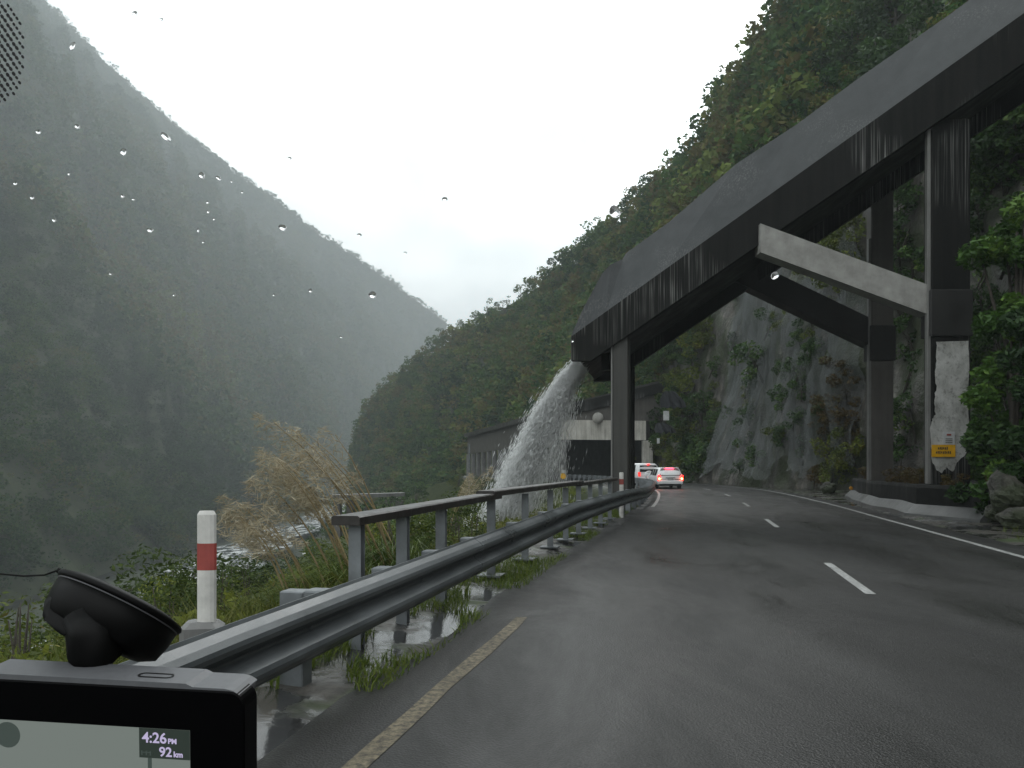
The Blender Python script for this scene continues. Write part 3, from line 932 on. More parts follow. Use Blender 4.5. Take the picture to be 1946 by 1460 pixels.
# whitewashed lower part of the near pier
out = [(1779, 650), (1840, 648), (1842, 700), (1839, 760), (1842, 820), (1836, 862), (1818, 880), (1812, 897), (1800, 888), (1790, 900), (1778, 893), (1772, 876), (1769, 840), (1768, 808), (1772, 797), (1777, 788), (1775, 760), (1779, 735), (1777, 705), (1780, 680)]
fine_out = []
for k in range(len(out)):
    a_, b_ = np.array(out[k], float), np.array(out[(k + 1) % len(out)], float)
    for f in (0, .25, .5, .75): fine_out.append(a_ + (b_ - a_) * f + np.array([random.uniform(-1.5, 1.5), random.uniform(-1.5, 1.5)]) * (1 if k > 4 else .2))
g = MB(); ring = [at(x, y, yn - .475) for x, y in fine_out]
g.sweep([[p_ + np.array([0, dy, 0]) for p_ in ring] for dy in (.003, -.004)], True)
g.build('painted_face', M['white_wash'], flume)
# added pale strips: sky light on the valley sides, painted in their colour
column('sky_lit_strip', xn - .622, yn - .36, .9, on_line(1768)[2] - 1.3, .10, .16, 0, M['conc_sky_lit'], .01)
column('sky_lit_strip', 13.65 - .462, 30.4 - .14, .9, on_line(1650)[2] - 1.6, .10, .16, 0, M['conc_sky_lit'], .01)


def brace(a, b, h0, h1, w, m):
    a, b = np.array(a, float), np.array(b, float); yv = np.array([0, w, 0])
    g = MB(); rows = []
    for q, h in ((a, h0), (a * .5 + b * .5, (h0 + h1) / 2), (b, h1)):
        rows.append([q - yv / 2 + up * h / 2, q + yv / 2 + up * h / 2, q + yv / 2 - up * h / 2, q - yv / 2 - up * h / 2])
    g.sweep(rows, True)
    return g.build('brace', m, flume)


M['conc_brace'] = concrete('pale_grey_brace_concrete', (.22, .215, .20), (.38, .375, .355), .15, .75, 0, 2.0)
brace(at(1440, 457, 24.75), at(1768, 578, 24.1), .86, .86, .55, M['conc_brace'])
brace(at(1385, 508, 30.5), at(1660, 640, 30.6), 1.02, 1.02, .7, M['conc_soffit'])

# signs on the whitewashed pier
sg = empty('warning_sign', at(1792, 857, yn - .52), 'yellow warning plate with dark lines of text on the whitewashed pier', 'sign')
c_ = at(1793, 857, yn - .525)
MB().box(c_, .68, .02, .35).build('plate', M['yellow'], sg)
g = MB()
for k, (x0, w_) in enumerate([(-.02, .34), (0, .46)]):
    zc = c_[2] + .07 - .12 * k
    for j in range(int(w_ / .05)):
        g.box((c_[0] - w_ / 2 + j * .05 + .02, c_[1] - .013, zc + .004 * (j % 2)), .03, .006, .06 + .012 * (j % 3))
g.build('text', M['ink'], sg)
sg = empty('notice_sign', at(1803, 833, yn - .52), 'small white notice above the yellow plate on the whitewashed pier', 'sign')
c_ = at(1803, 833, yn - .525)
MB().box(c_, .34, .02, .38).build('plate', M['sign_white'], sg)
g = MB(); g.box(c_ + np.array([0, -.013, .1]), .13, .006, .05)
g.build('symbol', M['red'], sg)
g = MB()
for k in range(3): g.box(c_ + np.array([0, -.013, -.02 - .055 * k]), .2, .006, .02)
g.build('text', M['ink'], sg)

# plinth under the piers
poly = [(15.3, 36.9), (12.9, 29.5), (11.55, 23.4), (11.75, 20.1), (14.0, 19.4), (17.5, 24), (18.3, 37)]
plinth = empty('pier_plinth', (14, 27, 0), 'low dark concrete wall around the pier bases with pale sloping kerb', 'wall')
g = MB(); rows = []
P0 = np.array(poly); cen = P0.mean(0)
for z, s_ in ((-.3, 1.0), (.80, 1.0), (.88, .985)):
    rows.append([(*(cen + (q - cen) * s_), z) for q in P0[::-1]])
g.sweep(rows, True)
g.build('wall', M['conc_dark'], plinth)
g = MB(); rows = []
for i in range(9):
    f = i / 8 * 2.0; k = min(int(f), 1); q = P0[k] * (1 - (f - k)) + P0[k + 1] * (f - k) if True else None
    n_ = np.array([-.97, .24]); j = .03 * math.sin(i * 2.1)
    a_ = q + n_ * -.01; rows.append([(*(q + n_ * .34), -.05), (*(q + n_ * .30), .10 + j), (*(q + n_ * .03), .36 + j), (*(q + n_ * .01), -.05)])
q = P0[3]; rows.append([(q[0] - .30, q[1], -.05), (q[0] - .26, q[1], .10), (q[0] - .03, q[1], .36), (q[0], q[1], -.05)])
g.sweep(rows, True)
g.build('kerb', M['conc_kerb'], plinth)
q = at(1617, 928, 36.3)
o = MB().lathe([(.08, 0), (.08, .04), (.02, .05)], q, (0, -1, 0), 12).build('round_reflector', M['orange'])
tag(o, 'small round amber reflector at the far end of the low dark wall', 'reflector')

# ------------------------------------------------------------------ netting on the cliff
m, nt, p = mat('wire_netting')
p.inputs['Base Color'].default_value = (.16, .175, .175, 1); p.inputs['Roughness'].default_value = .6
tr = nd(nt, 'ShaderNodeBsdfTransparent'); mx = nd(nt, 'ShaderNodeMixShader')
k = noise(nt, coords(nt, (.9, .9, .35)), 1.0, 3)
nt.links.new(ramp(nt, k, [(.35, (.80,) * 3), (.7, (.60,) * 3)]), mx.inputs[0])
nt.links.new(p.outputs[0], mx.inputs[1]); nt.links.new(tr.outputs[0], mx.inputs[2])
nt.links.new(mx.outputs[0], nt.nodes['Material Output'].inputs['Surface'])
M['net'] = m


def netting(d0, d1, ztop, seed, label):
    r = random.Random(seed); nu, nvv = 150, 40; Gd = np.zeros((nu, nvv, 3))
    ph = [r.uniform(0, 6.28) for _ in range(4)]
    for i in range(nu):
        f = i / (nu - 1); d = d0 + (d1 - d0) * f
        zb = 1.3 + .45 * math.sin(f * 17 + ph[0]) + .35 * math.sin(f * 41 + ph[1])
        for j in range(nvv):
            h = j / (nvv - 1); z = zb + (ztop + .6 * math.sin(f * 9 + ph[2]) - zb) * h
            w = d + .5 * math.sin(h * 3 + ph[3])
            fold = .34 * math.sin(w * 2.6 + ph[0] + 1.2 * h) + .16 * math.sin(w * 5.9 + ph[1] - .8 * h) + .08 * math.sin(w * 13 + ph[2])
            bulge = .5 * math.exp(-((h - .12) / .1) ** 2) * (1 + math.sin(w * 1.1))
            Gd[i, j] = cliff_point(d, z, .45 + fold + bulge * .4)
            if j == 0: Gd[i, j, 0] -= .25
    idx = np.arange(nu * nvv).reshape(nu, nvv)
    FQ = np.stack([idx[:-1, :-1], idx[:-1, 1:], idx[1:, 1:], idx[1:, :-1]], -1).reshape(-1, 4)
    o = obj('rockfall_net', Gd.reshape(-1, 3), FQ, M['net'], smooth=True)
    return tag(o, label, 'netting', 'rockfall nets on the cliff')


netting(42.3, 53.5, 13.5, 3, 'grey wire rockfall net draped on the cliff nearest the piers')
netting(54.5, 67.5, 15.5, 5, 'grey wire rockfall net draped on the cliff nearer the cars')
# dark sheets hung on the rock past the cars
M['sheet'] = simple('dark_grey_sheet', (.012, .0135, .016), .8, 0, .1, .35, 1.5)
for (px, py, w_, h_, lab, tpx, tpy, tw, th_) in [(1281, 757, 48, 36, 'upper dark grey sheet hood on the cliff with a pale tag under it', 1266, 790, 11, 18), (1266, 812, 40, 22, 'lower dark grey sheet hood on the cliff with a small pale tag', 1251, 838, 5, 10)]:
    d = 70.0; c_ = at(px, py, d); k = d / FPX
    root = empty('rock_sheet', c_, lab, 'sheet')
    g = MB(); rows = []
    for i in range(9):
        f = i / 8 - .5; x = c_[0] + f * w_ * k; y = c_[1] + .16 * math.sin(i * 1.9)
        rows.append([(x * 1 - (x - c_[0]) * .55, y + 2.2, c_[2] + h_ * k * .5), (x, y + .8, c_[2] - h_ * k * .1 + .1 * math.sin(i * 2.3)), (x, y, c_[2] - h_ * k * .5 + .12 * math.sin(i * 2.7)),
                     (x, y + .06, c_[2] - h_ * k * .5 + .12 * math.sin(i * 2.7)), (x, y + .9, c_[2] - h_ * k * .1), (x * 1 - (x - c_[0]) * .55, y + 2.3, c_[2] + h_ * k * .45)])
    g.sweep(rows, True)
    g.build('hood', M['sheet'], root)
    q = at(tpx, tpy, d + .3)
    MB().box(q, tw * k, .05, th_ * k).build('tag', M['sign_white'], root)

# ------------------------------------------------------------------ avalanche gallery over the road ahead
gal = empty('rock_shelter', (5.6, 85, 0), 'concrete rock shelter over the road ahead, with sloping roof and open colonnade', 'rock shelter')
gs0, gs1 = s_at(84.5), s_at(126)
gsl = np.linspace(gs0, gs1, 16)
ztopf = lambda s: np.interp(s, [gs0, gs1], [7.2, 6.1]); zbotf = lambda s: np.interp(s, [gs0, gs1], [4.15, 3.3])
g = MB(); rows = [[rp(s, -4.75, zbotf(s)), rp(s, -4.35, zbotf(s)), rp(s, -4.35, ztopf(s)), rp(s, -4.75, ztopf(s))] for s in gsl]
g.sweep(rows, True); g.build('fascia', M['conc_pier'], gal)
g = MB(); rows = [[rp(s, -5.3, ztopf(s) - .25), rp(s, 6.5, ztopf(s) + 2.7), rp(s, 6.5, ztopf(s) + 3.3), rp(s, -5.3, ztopf(s) + .28)] for s in gsl]
g.sweep(rows, True); g.build('roof', M['conc_leg'], gal)
g = MB(); rows = [[rp(s, 4.4, -.3), rp(s, 5.0, -.3), rp(s, 5.0, 7.5), rp(s, 4.4, 7.5)] for s in gsl]
g.sweep(rows, True); g.build('inner_wall', M['conc_soffit'], gal)
g = MB(); rows = [[rp(s, -5.1, -9), rp(s, -4.2, -9), rp(s, -4.2, -.1), rp(s, -5.1, -.1)] for s in gsl]
g.sweep(rows, True); g.build('base_wall', M['conc_leg'], gal)
for i, s in enumerate(np.arange(gs0 + 2.6, gs1 + .1, 2.9)):
    q = rp(s, -4.55); T = tangent(s)
    MB().bbox((q[0], q[1], (zbotf(s) - .1) / 2 - .1), .55, .62, zbotf(s) + .2, .03, math.atan2(T[1], T[0]) - math.pi / 2).build('column', M['conc_grey'], gal)
T = tangent(gs0); rot = math.atan2(T[1], T[0]) - math.pi / 2
q = rp(gs0 - .15, -.1)
MB().box((q[0], q[1], 5.15), 9.0, .5, 2.0, rot).build('lintel', M['conc_beige'], gal)
for t_, w_ in ((-4.5, .7), (4.6, 1.0)):
    q = rp(gs0 - .22, t_); MB().bbox((q[0], q[1], 1.95), w_, .7, 4.3, .03, rot).build('jamb', M['conc_beige' if t_ > 0 else 'conc_grey'], gal)
a_, b_ = rp(gs0 - .45, -5.3), rp(gs0 - .45, 8.6)
g = MB(); yv = np.array([*(T * .55), 0])
z0, z1 = 7.05, 10.4
g.hexa([a_ + up * (z0 - .75), b_ + up * (z1 - .75), b_ + yv + up * (z1 - .75), a_ + yv + up * (z0 - .75)],
       [a_ + up * (z0 + .35), b_ + up * (z1 + .35), b_ + yv + up * (z1 + .35), a_ + yv + up * (z0 + .35)])
g.build('edge_beam', M['conc_dark'], gal)
a_, b_ = rp(gs0 - .2, -5.0), rp(gs0 - .2, 8.0)
g = MB(); yv = np.array([*(T * .3), 0])
g.hexa([a_ + up * 6.153, b_ + up * 6.153, b_ + yv + up * 6.153, a_ + yv + up * 6.153], [a_ + up * 6.5, b_ + up * 9.6, b_ + yv + up * 9.6, a_ + yv + up * 6.5])
g.build('gable', M['conc_pier'], gal)
q = at(1136, 795, 83.6)
o = MB().lathe([(.30, .0), (.50, -.05), (.58, -.18), (.50, -.32), (.2, -.40)], q, (0, 1, 0), 18).build('round_fixture', M['conc_pale'], None, True)
tag(o, 'rounded pale grey fixture on the beige lintel of the rock shelter', 'fixture')

# ------------------------------------------------------------------ guardrail and handrail
def RO(s):
    """offset of the barrier face from the road's centre line: it closes in towards the bend"""
    return float(np.interp(s, [s_at(3), s_at(21), s_at(28)], [-4.18, -3.66, -3.58]))



def s_off2(d): return s_off(d, -4.2)


def z_top(s): return float(np.interp(s, [s_off2(3), s_off2(14), s_off2(22), s_off2(32)], [.60, .80, .78, .62]))


w_prof = [(.000, 0), (.012, -.018), (.055, -.048), (.083, -.075), (.088, -.098), (.080, -.125), (.028, -.160), (.004, -.183), (.004, -.200), (.028, -.222), (.080, -.258), (.088, -.285), (.083, -.308), (.055, -.335), (.012, -.365), (.0, -.383)]
rail = empty('guardrail', rp(s_off2(5), -4.2), 'long galvanised steel crash barrier along the left edge of the road', 'guardrail')
sg_ = np.r_[np.arange(s_off2(-4), s_off2(26), .5), np.arange(s_off2(26), s_off2(96), 1.0)]
joint = s_off2(8.3)
for nm, a0, a1, lift in (('beam', s_off2(-4), s_off2(8.45), 0.0), ('beam', s_off2(8.2), s_off2(17.6), .006), ('beam', s_off2(17.4), s_off2(96), 0.0)):
    g = MB(); sl = np.linspace(a0, a1, max(8, int((a1 - a0) / .6)))
    for sgn in (1,):
        rows = []
        for s in sl:
            front = [rp(s, RO(s) + .02 + x + lift, z_top(s) + z) for x, z in w_prof]
            backp = [rp(s, RO(s) + .02 + x + lift - .006, z_top(s) + z) for x, z in w_prof[::-1]]
            rows.append(front + backp)
        g.sweep(rows, True)
    for sb in list(np.arange(a0 + .08, a0 + .36, .1)) + list(np.arange(a0 + 1.5, a1, 1.9)):
        for zb_ in ((.06, .32) if sb < a0 + .4 else (.191,)):
            xo = .05 if zb_ != .191 else .004
            q = rp(sb, RO(sb) + .02 + xo + lift, z_top(sb) - zb_); nn_ = rp(sb, 1.0) - rp(sb, 0.0)
            g.lathe([(.016, -.01), (.016, .008), (.009, .014)], q, nn_, 8)
    g.build('beam', M['steel'], rail, False)
post_d = [5.2] + list(np.arange(23.5, 94, 2.0))
hand_d = [6.28, 7.22, 8.25, 10.1, 11.9, 13.7, 15.1, 16.5, 18.0, 19.6, 21.3]
blocks = [3.2, 5.2, 6.1 + .12, 7.15 + .12, 8.25 + .12, 10.2, 12.0, 13.8, 15.2, 16.6, 18.1, 19.7, 21.4] + list(np.arange(23.5, 94, 2.0))
for d in post_d + [3.2]:
    s = s_off2(d); q = rp(s, RO(s) - .25); T = tangent(s); rt = math.atan2(T[1], T[0]) - math.pi / 2
    MB().bbox((q[0], q[1], z_top(s) / 2 - .28), .16, .14, z_top(s) + .5, .008, rt).build('post', M['steel_post'], rail)
for d in blocks:
    s = s_off2(d); q = rp(s, RO(s) - .09); T = tangent(s); rt = math.atan2(T[1], T[0]) - math.pi / 2
    MB().bbox((q[0], q[1], z_top(s) - .17), .15, .15, .30, .01, rt).build('blockout', M['steel_post'], rail)

hand = empty('handrail', rp(s_off2(6), -4.5), 'dark topped handrail on grey steel posts behind the crash barrier', 'handrail')
hz = lambda s: float(np.interp(s, [s_off2(6), s_off2(10), s_off2(22)], [.955, 1.00, 1.02]))
for a0, a1, lift in ((s_off2(6.12), s_off2(10.25), .0), (s_off2(9.9), s_off2(16.6), .035), (s_off2(16.4), s_off2(22.6), .0)):
    g = MB(); rows = []
    for s in np.linspace(a0, a1, 10):
        z = hz(s) + lift
        rows.append([rp(s, RO(s) - .24, z), rp(s, RO(s) - .24, z + .060), rp(s, RO(s) - .255, z + .072), rp(s, RO(s) - .455, z + .072), rp(s, RO(s) - .47, z + .060), rp(s, RO(s) - .47, z)])
    g.sweep(rows, True)
    g.build('top_rail', M['timber'], hand)
for d in hand_d:
    s = s_off2(d); q = rp(s, RO(s) - .34); T = tangent(s); rt = math.atan2(T[1], T[0]) - math.pi / 2
    # rolled steel channel post: web and two flanges
    g = MB(); h = hz(s) + .002
    cs, sn = math.cos(rt), math.sin(rt)
    for (ox, oy, sx, sy) in ((0, 0, .012, .13), (.032, -.066, .076, .010), (.032, .066, .076, .010)):
        g.box((q[0] + ox * cs - oy * sn - .03 * cs, q[1] + ox * sn + oy * cs - .03 * sn, (h - .5) / 2), sx, sy, h + .5, rt)
    g.box((q[0], q[1] - .0755, (h - .5) / 2), .10, .006, h + .498, rt)
    po = g.build('post', M['steel_post'], hand)
    if d > 9:
        MB().box((q[0], q[1], .06), .30, .30, .02, rt).build('base_plate', M['steel_post'], po)


# delineator posts
def delineator(loc, z0, z1, w_, label):
    root = empty('marker_post', (loc[0], loc[1], z0), label, 'marker post', 'red banded road marker posts')
    h = z1 - z0; x, y = loc

    def seg(a, b, grow=0.0):
        rows = []
        for z in (a, b):
            ww = w_ / 2 + grow; rows.append([(x + ww * math.cos(t_), y + ww * .55 * math.sin(t_), z) for t_ in np.linspace(0, 2 * math.pi, 12, endpoint=False)])
        return MB().sweep(rows[::1], True)
    seg(z0, z0 + h * .735).build('shaft', M['white_plastic'], root)
    seg(z0 + h * .735, z0 + h * .855, .001).build('red_band', M['red'], root)
    g = seg(z0 + h * .855, z1 - .02); rows = []
    g.sweep([[(x + s_ * w_ / 2 * math.cos(t_), y + s_ * w_ / 2 * .55 * math.sin(t_), z) for t_ in np.linspace(0, 2 * math.pi, 12, endpoint=False)] for z, s_ in ((z1 - .02, 1.0), (z1, .75))], True)
    g.build('cap', M['white_plastic'], root)
    return root


q = at(393, 1000, 4.45)
delineator(q[:2], -.05, 1.16, .105, 'white marker post with red band beside the near crash barrier')
MB_ = MB().bbox((q[0] - .03, q[1] + .02, .26), .22, .18, .60, .03, .2).build('barrier_footing', M['conc_grey'])
tag(MB_, 'pale concrete block at the foot of the near marker post', 'block')
q = at(1181, 930, 22.6)
delineator(q[:2], -.02, 1.24, .12, 'small distant white marker post with red band in front of the flume leg')
q = at(1070, 905, 42)
root = empty('hazard_marker', (q[0], q[1], q[2] - 1.2), 'yellow and white hazard marker standing at the shelter entrance', 'marker')
MB().tube([(q[0], q[1], q[2] - 2.5), (q[0], q[1], q[2] - .1)], .035, 8).build('post', M['steel_post'], root)
MB().lathe([(.15, -.02), (.15, .02)], q + np.array([0, -.05, 0]), (0, 1, 0), 12).build('disc', M['yellow'], root)
MB().box(q + np.array([0, -.05, .24]), .16, .04, .16).build('cap', M['sign_white'], root)

# ------------------------------------------------------------------ cars
M['car_white'] = simple('white_car_paint', (.80, .81, .82), .22, 0, .5, .03, 3)
M['car_glass'] = simple('tinted_car_glass', (.02, .024, .026), .12, 0, .25, .05, 1)
M['tyre'] = simple('tyre_rubber', (.012, .012, .012), .8)
M['rim'] = simple('alloy_rim', (.3, .3, .31), .35, .8)
M['trim'] = simple('black_bumper_trim', (.02, .02, .022), .55)
M['plate'] = simple('number_plate', (.42, .43, .43), .5)
M['tail'] = emit('lit_brake_lamp', (1, .025, .02), 4.0, (.4, .01, .01))
M['tail_hot'] = emit('brake_bulb', (1, .35, .10), 14.0, (.4, .05, .01))
M['tail_pink'] = emit('high_brake_strip', (1, .05, .10), 5.0, (.4, .01, .01))
M['tail_dim'] = emit('red_tail_lamp', (1, .03, .02), 1.4, (.35, .01, .01))


def car(name, label, loc, yaw, W, H, L, wag, suv=False):
    """rear towards -y in local space; lofted body from rounded cross sections"""
    root = empty(name, (0, 0, 0), label, 'car')
    gc = .20 if not suv else .26
    belt = H * .60

    def section(y, w0, zb, zbelt, wtop, ztop):
        h = w0 / 2; t_ = wtop / 2
        half = [(h * .80, zb), (h * .97, zb + .10), (h, zb + .30), (h * .995, zbelt - .12), (h * .955, zbelt), (t_ + .02, ztop - .09), (t_ * .88, ztop - .015), (t_ * .4, ztop)]
        return [(x, y, z) for x, z in half] + [(-x, y, z) for x, z in half[::-1]]
    hood = belt + .04
    if wag:
        st_ = [(0.0, W * .90, .30, belt - .14, W * .80, belt - .05), (.05, W * .96, gc + .03, belt, W * .80, belt + .10), (.16, W * .985, gc, belt, W * .77, H * .80), (.42, W, gc, belt, W * .76, H * .965),
               (.9, W, gc, belt, W * .77, H), (L * .45, W, gc, belt, W * .77, H), (L * .60, W, gc, belt, W * .75, H * .96), (L * .74, W * .99, gc, belt, W * .80, belt + .08), (L * .93, W * .94, gc, belt - .10, W * .70, belt - .08), (L, W * .80, .32, belt - .25, W * .6, belt - .22)]
    else:
        st_ = [(0.0, W * .92, .34, belt - .1, W * .86, belt - .02), (.05, W * .97, gc + .03, belt, W * .84, H * .80), (.14, W * .99, gc, belt, W * .82, H * .95), (.35, W, gc, belt, W * .82, H * .995),
               (.9, W, gc, belt, W * .82, H), (L * .5, W, gc, belt, W * .82, H), (L * .62, W, gc, belt, W * .80, H * .96), (L * .74, W, gc, belt, W * .84, belt + .10), (L * .95, W * .95, gc, belt - .05, W * .76, belt - .03), (L, W * .84, .36, belt - .25, W * .6, belt - .22)]
    g = MB(); g.sweep([section(*q) for q in st_], True)
    body = g.build('body', M['car_white'], root, True)
    # rear window set on the tailgate
    zb, zt2 = belt + .02, H * .90
    yb = np.interp(zb, [belt - .05, belt + .10, H * .80, H * .965], [0, .05, .16, .42]) if wag else np.interp(zb, [belt - .02, H * .8, H * .95], [0, .05, .14])
    yt = np.interp(zt2, [belt - .05, belt + .10, H * .80, H * .965], [0, .05, .16, .42]) if wag else np.interp(zt2, [belt - .02, H * .8, H * .95], [0, .05, .14])
    wb, wt_ = W * .40, W * .335 if wag else W * .375
    MB().hexa([(-wb, yb - .014, zb), (wb, yb - .014, zb), (wb, yb + .03, zb), (-wb, yb + .03, zb)], [(-wt_, yt - .014, zt2), (wt_, yt - .014, zt2), (wt_, yt + .03, zt2), (-wt_, yt + .03, zt2)]).build('rear_window', M['car_glass'], root)
    for s_ in (-1, 1):
        for (y0, y1) in ((.55, L * .27), (L * .29, L * .44), (L * .46, L * .63)):
            x0, x1 = s_ * (W * .4775 + .004), s_ * (W * (.385 if wag else .41) + .03)
            z0, z1 = belt + .02, H * .915
            o0 = .10 if y1 > L * .6 else 0
            V_ = [(x0, y0, z0), (x0, y1, z0), (x1, y1 - o0 * 2.2, z1), (x1, y0 + .05, z1)]
            q = [(x - s_ * .03, y, z) for x, y, z in V_]
            MB().add(V_ + q, [(0, 1, 2, 3), (7, 6, 5, 4), (0, 4, 5, 1), (1, 5, 6, 2), (2, 6, 7, 3), (3, 7, 4, 0)]).build('side_window', M['car_glass'], root)
        # tail lamp
        lz = belt - (.12 if wag else .15); x0 = s_ * W * .425
        tl = MB().bbox((x0, .03, lz), .17, .16, .34 if wag else .30, .03).build('tail_light', M['tail' if wag else 'tail_dim'], root)
        if wag:
            MB().lathe([(.06, .0), (.06, .012), (.02, .016)], (x0 - s_ * .01, -.055, lz - .06), (0, -1, 0), 10).build('bulb', M['tail_hot'], tl)
        # wheels
        for y in (.85, L - .85):
            rr = .31 if not suv else .36
            wh = MB().lathe([(rr * .9, -.10), (rr, -.07), (rr, .07), (rr * .9, .10)], (s_ * (W / 2 - .12), y, rr), (1, 0, 0), 20).build('wheel', M['tyre'], root)
            MB().lathe([(rr * .6, -.005), (rr * .55, .015), (rr * .15, .02)], (s_ * (W / 2 - .018), y, rr), (s_, 0, 0), 16).build('rim', M['rim'], wh)
        MB().bbox((s_ * (W / 2 + .08), L * .64, belt + .06), .20, .10, .14, .03).build('wing_mirror', M['car_white'], root)
    MB().bbox((0, .0, gc + .22), W * .93, .14, .20, .04).build('bumper', M['car_white'], root)
    MB().bbox((0, .03, gc + .05), W * .80, .12, .12, .03).build('lower_trim', M['trim'], root)
    MB().box((0, -.012, belt - .22), .36, .015, .12).build('number_plate', M['plate'], root)
    bz = H * .945
    yb2 = (np.interp(bz, [H * .80, H * .965], [.16, .42]) if wag else .10)
    MB().bbox((0, yb2 - .03, bz), .52 if wag else .20, .10, .055, .01).build('high_brake_light', M['tail_pink' if wag else 'tail'], root)
    if wag:
        sp_ = MB().bbox((0, yb2 - .02, H * .985), W * .66, .26, .03, .01).build('spoiler', M['car_white'], root)
        MB().box((0, -.004, belt - .12), .6, .02, .05).build('handle_trim', M['rim'], root)
    else:
        sw = MB().lathe([(.33, 0), (.33, .14), (.28, .18)], (0, .02, belt - .22), (0, -1, 0), 24).build('spare_wheel_cover', M['car_white'], root)
    root.location = loc; root.rotation_euler = (0, 0, yaw)
    return root


s = s_at(51.5); q = rp(s, -2.0); T = tangent(s)
car('station_wagon', 'white station wagon with brake lights glowing on the wet bend', (q[0] - .1, q[1], 0), math.atan2(T[1], T[0]) - math.pi / 2 + R(5), 1.70, 1.36, 4.4, True)
s = s_at(60.5); q = rp(s, -2.15); T = tangent(s)
car('off_road_car', 'tall white off-road car turning left ahead of the station wagon', (q[0], q[1], 0), math.atan2(T[1], T[0]) - math.pi / 2 + R(14), 1.78, 1.66, 4.5, False, True)

# ------------------------------------------------------------------ water spouting from the flume
m, nt, p = mat('white_water')
p.inputs['Base Color'].default_value = (.97, .98, .98, 1); p.inputs['Roughness'].default_value = .5
tl_ = nd(nt, 'ShaderNodeBsdfTranslucent'); tl_.inputs['Color'].default_value = (.97, .98, .98, 1)
mx = nd(nt, 'ShaderNodeMixShader'); mx.inputs[0].default_value = .55
nt.links.new(p.outputs[0], mx.inputs[1]); nt.links.new(tl_.outputs[0], mx.inputs[2])
tr = nd(nt, 'ShaderNodeBsdfTransparent'); mx2 = nd(nt, 'ShaderNodeMixShader'); mx2.inputs[0].default_value = .12
nt.links.new(mx.outputs[0], mx2.inputs[1]); nt.links.new(tr.outputs[0], mx2.inputs[2])
nt.links.new(mx2.outputs[0], nt.nodes['Material Output'].inputs['Surface'])
M['water'] = m
rw = np.random.default_rng(5)


def jet(o_, vx, vz, t):
    return np.stack([o_[:, 0] - vx * t, o_[:, 1] + .0 * t, o_[:, 2] - vz * t - 4.9 * t * t], -1)


N = 190000
lane = rw.uniform(0, 1, N)
kind = rw.uniform(0, 1, N)
vx = np.where(kind < .88, rw.normal(3.15, .42, N), rw.uniform(.9, 3.0, N)); vx = np.clip(vx, .5, 5.0)
vz = 2.4 + .55 * (vx - 3)
lip = A - up * .78
o_ = np.stack([lip[0] + .25 + .34 * lane + rw.normal(0, .07, N), lip[1] + .3 + 1.5 * lane, lip[2] + rw.normal(-.05, .10, N)], -1)
tm = .92 * rw.uniform(0, 1, N) ** .8
turb = fbm(np.stack([vx * 1.5, lane * 4, tm * 6], -1), 3, 9)[:, None] * np.stack([.9 * tm, .5 * tm, .5 * tm], -1)
Pw = jet(o_, vx, vz, tm) + turb + rw.normal(0, .06, (N, 3)) * (tm[:, None] * 2.2) * np.where(rw.uniform(0, 1, (N, 1)) < .16, 3.2, 1.0)
vel = np.stack([-vx, 0 * vx, -vz - 9.8 * tm], -1); vel /= np.linalg.norm(vel, axis=1, keepdims=True)
# gather the drops into lumps: thin out where a coarse noise is low
lump = fbm(np.stack([vx * 2.2, lane * 7, tm * 9], -1), 3, 19)
thin = fbm(np.stack([vx * 1.2 + 9, lane * 3, tm * 3], -1), 2, 29)
keep = (lump + .55 - tm * .55 - .45 * (vx < 2.4) + rw.normal(0, .26, N)) > 0
Pw, vel, tmk, vk = Pw[keep], vel[keep], tm[keep], vx[keep]
n = len(Pw)
Lw = (rw.uniform(.06, .30, n) * (.6 + tmk))[:, None]; Ww = rw.uniform(.0025, .0075, n)[:, None] * (1.35 - .5 * tmk[:, None])
sd_ = np.cross(vel, rw.normal(size=(n, 3))); sd_ /= np.linalg.norm(sd_, axis=1, keepdims=True); sd2 = np.cross(vel, sd_)
V = np.stack([Pw - vel * Lw * .5, Pw + sd_ * Ww, Pw + sd2 * Ww, Pw - sd_ * Ww, Pw - sd2 * Ww, Pw + vel * Lw * .5], 1).reshape(-1, 3)
b6 = (np.arange(n) * 6)[:, None, None]
F = (np.array([[0, 2, 1], [0, 3, 2], [0, 4, 3], [0, 1, 4], [5, 1, 2], [5, 2, 3], [5, 3, 4], [5, 4, 1]])[None] + b6).reshape(-1, 3)
fall = empty('waterfall', (1.0, 28, -1), 'white jet of stormwater spouting from the end of the concrete flume', 'waterfall')
spray = obj('spray', V, F, M['water'], fall, smooth=True)
# splash on the bank
n = 2600
ang = rw.uniform(0, 6.28, n); rr = np.abs(rw.normal(0, 1.0, n)) * 1.2
Pw = np.stack([-1.6 + rr * np.cos(ang) * 1.6, 28 + rr * np.sin(ang) * 1.6, -1.5 + np.abs(rw.normal(0, .5, n)) * np.exp(-rr * .4)], -1)
Lw = rw.uniform(.02, .07, n)[:, None]
e3 = np.eye(3)
V = np.concatenate([(Pw[:, None] + Lw[:, None] * np.array([e3[2], e3[0], e3[1], -e3[0], -e3[1], -e3[2]])[None])], 1).reshape(-1, 3)
b6 = (np.arange(n) * 6)[:, None, None]
F = (np.array([[0, 2, 1], [0, 3, 2], [0, 4, 3], [0, 1, 4], [5, 1, 2], [5, 2, 3], [5, 3, 4], [5, 4, 1]])[None] + b6).reshape(-1, 3)
obj('splash', V, F, M['water'], fall, smooth=True)

# ------------------------------------------------------------------ plants on the bank
lim_px = [-200, 100, 140, 175, 250, 300, 360, 430, 465, 548, 580, 620, 720, 760, 880, 900, 1100, 1120, 1240]
lim_py = [1120, 1105, 1060, 1030, 1030, 1000, 975, 960, 1060, 1060, 1010, 960, 945, 930, 905, 925, 945, 960, 940]


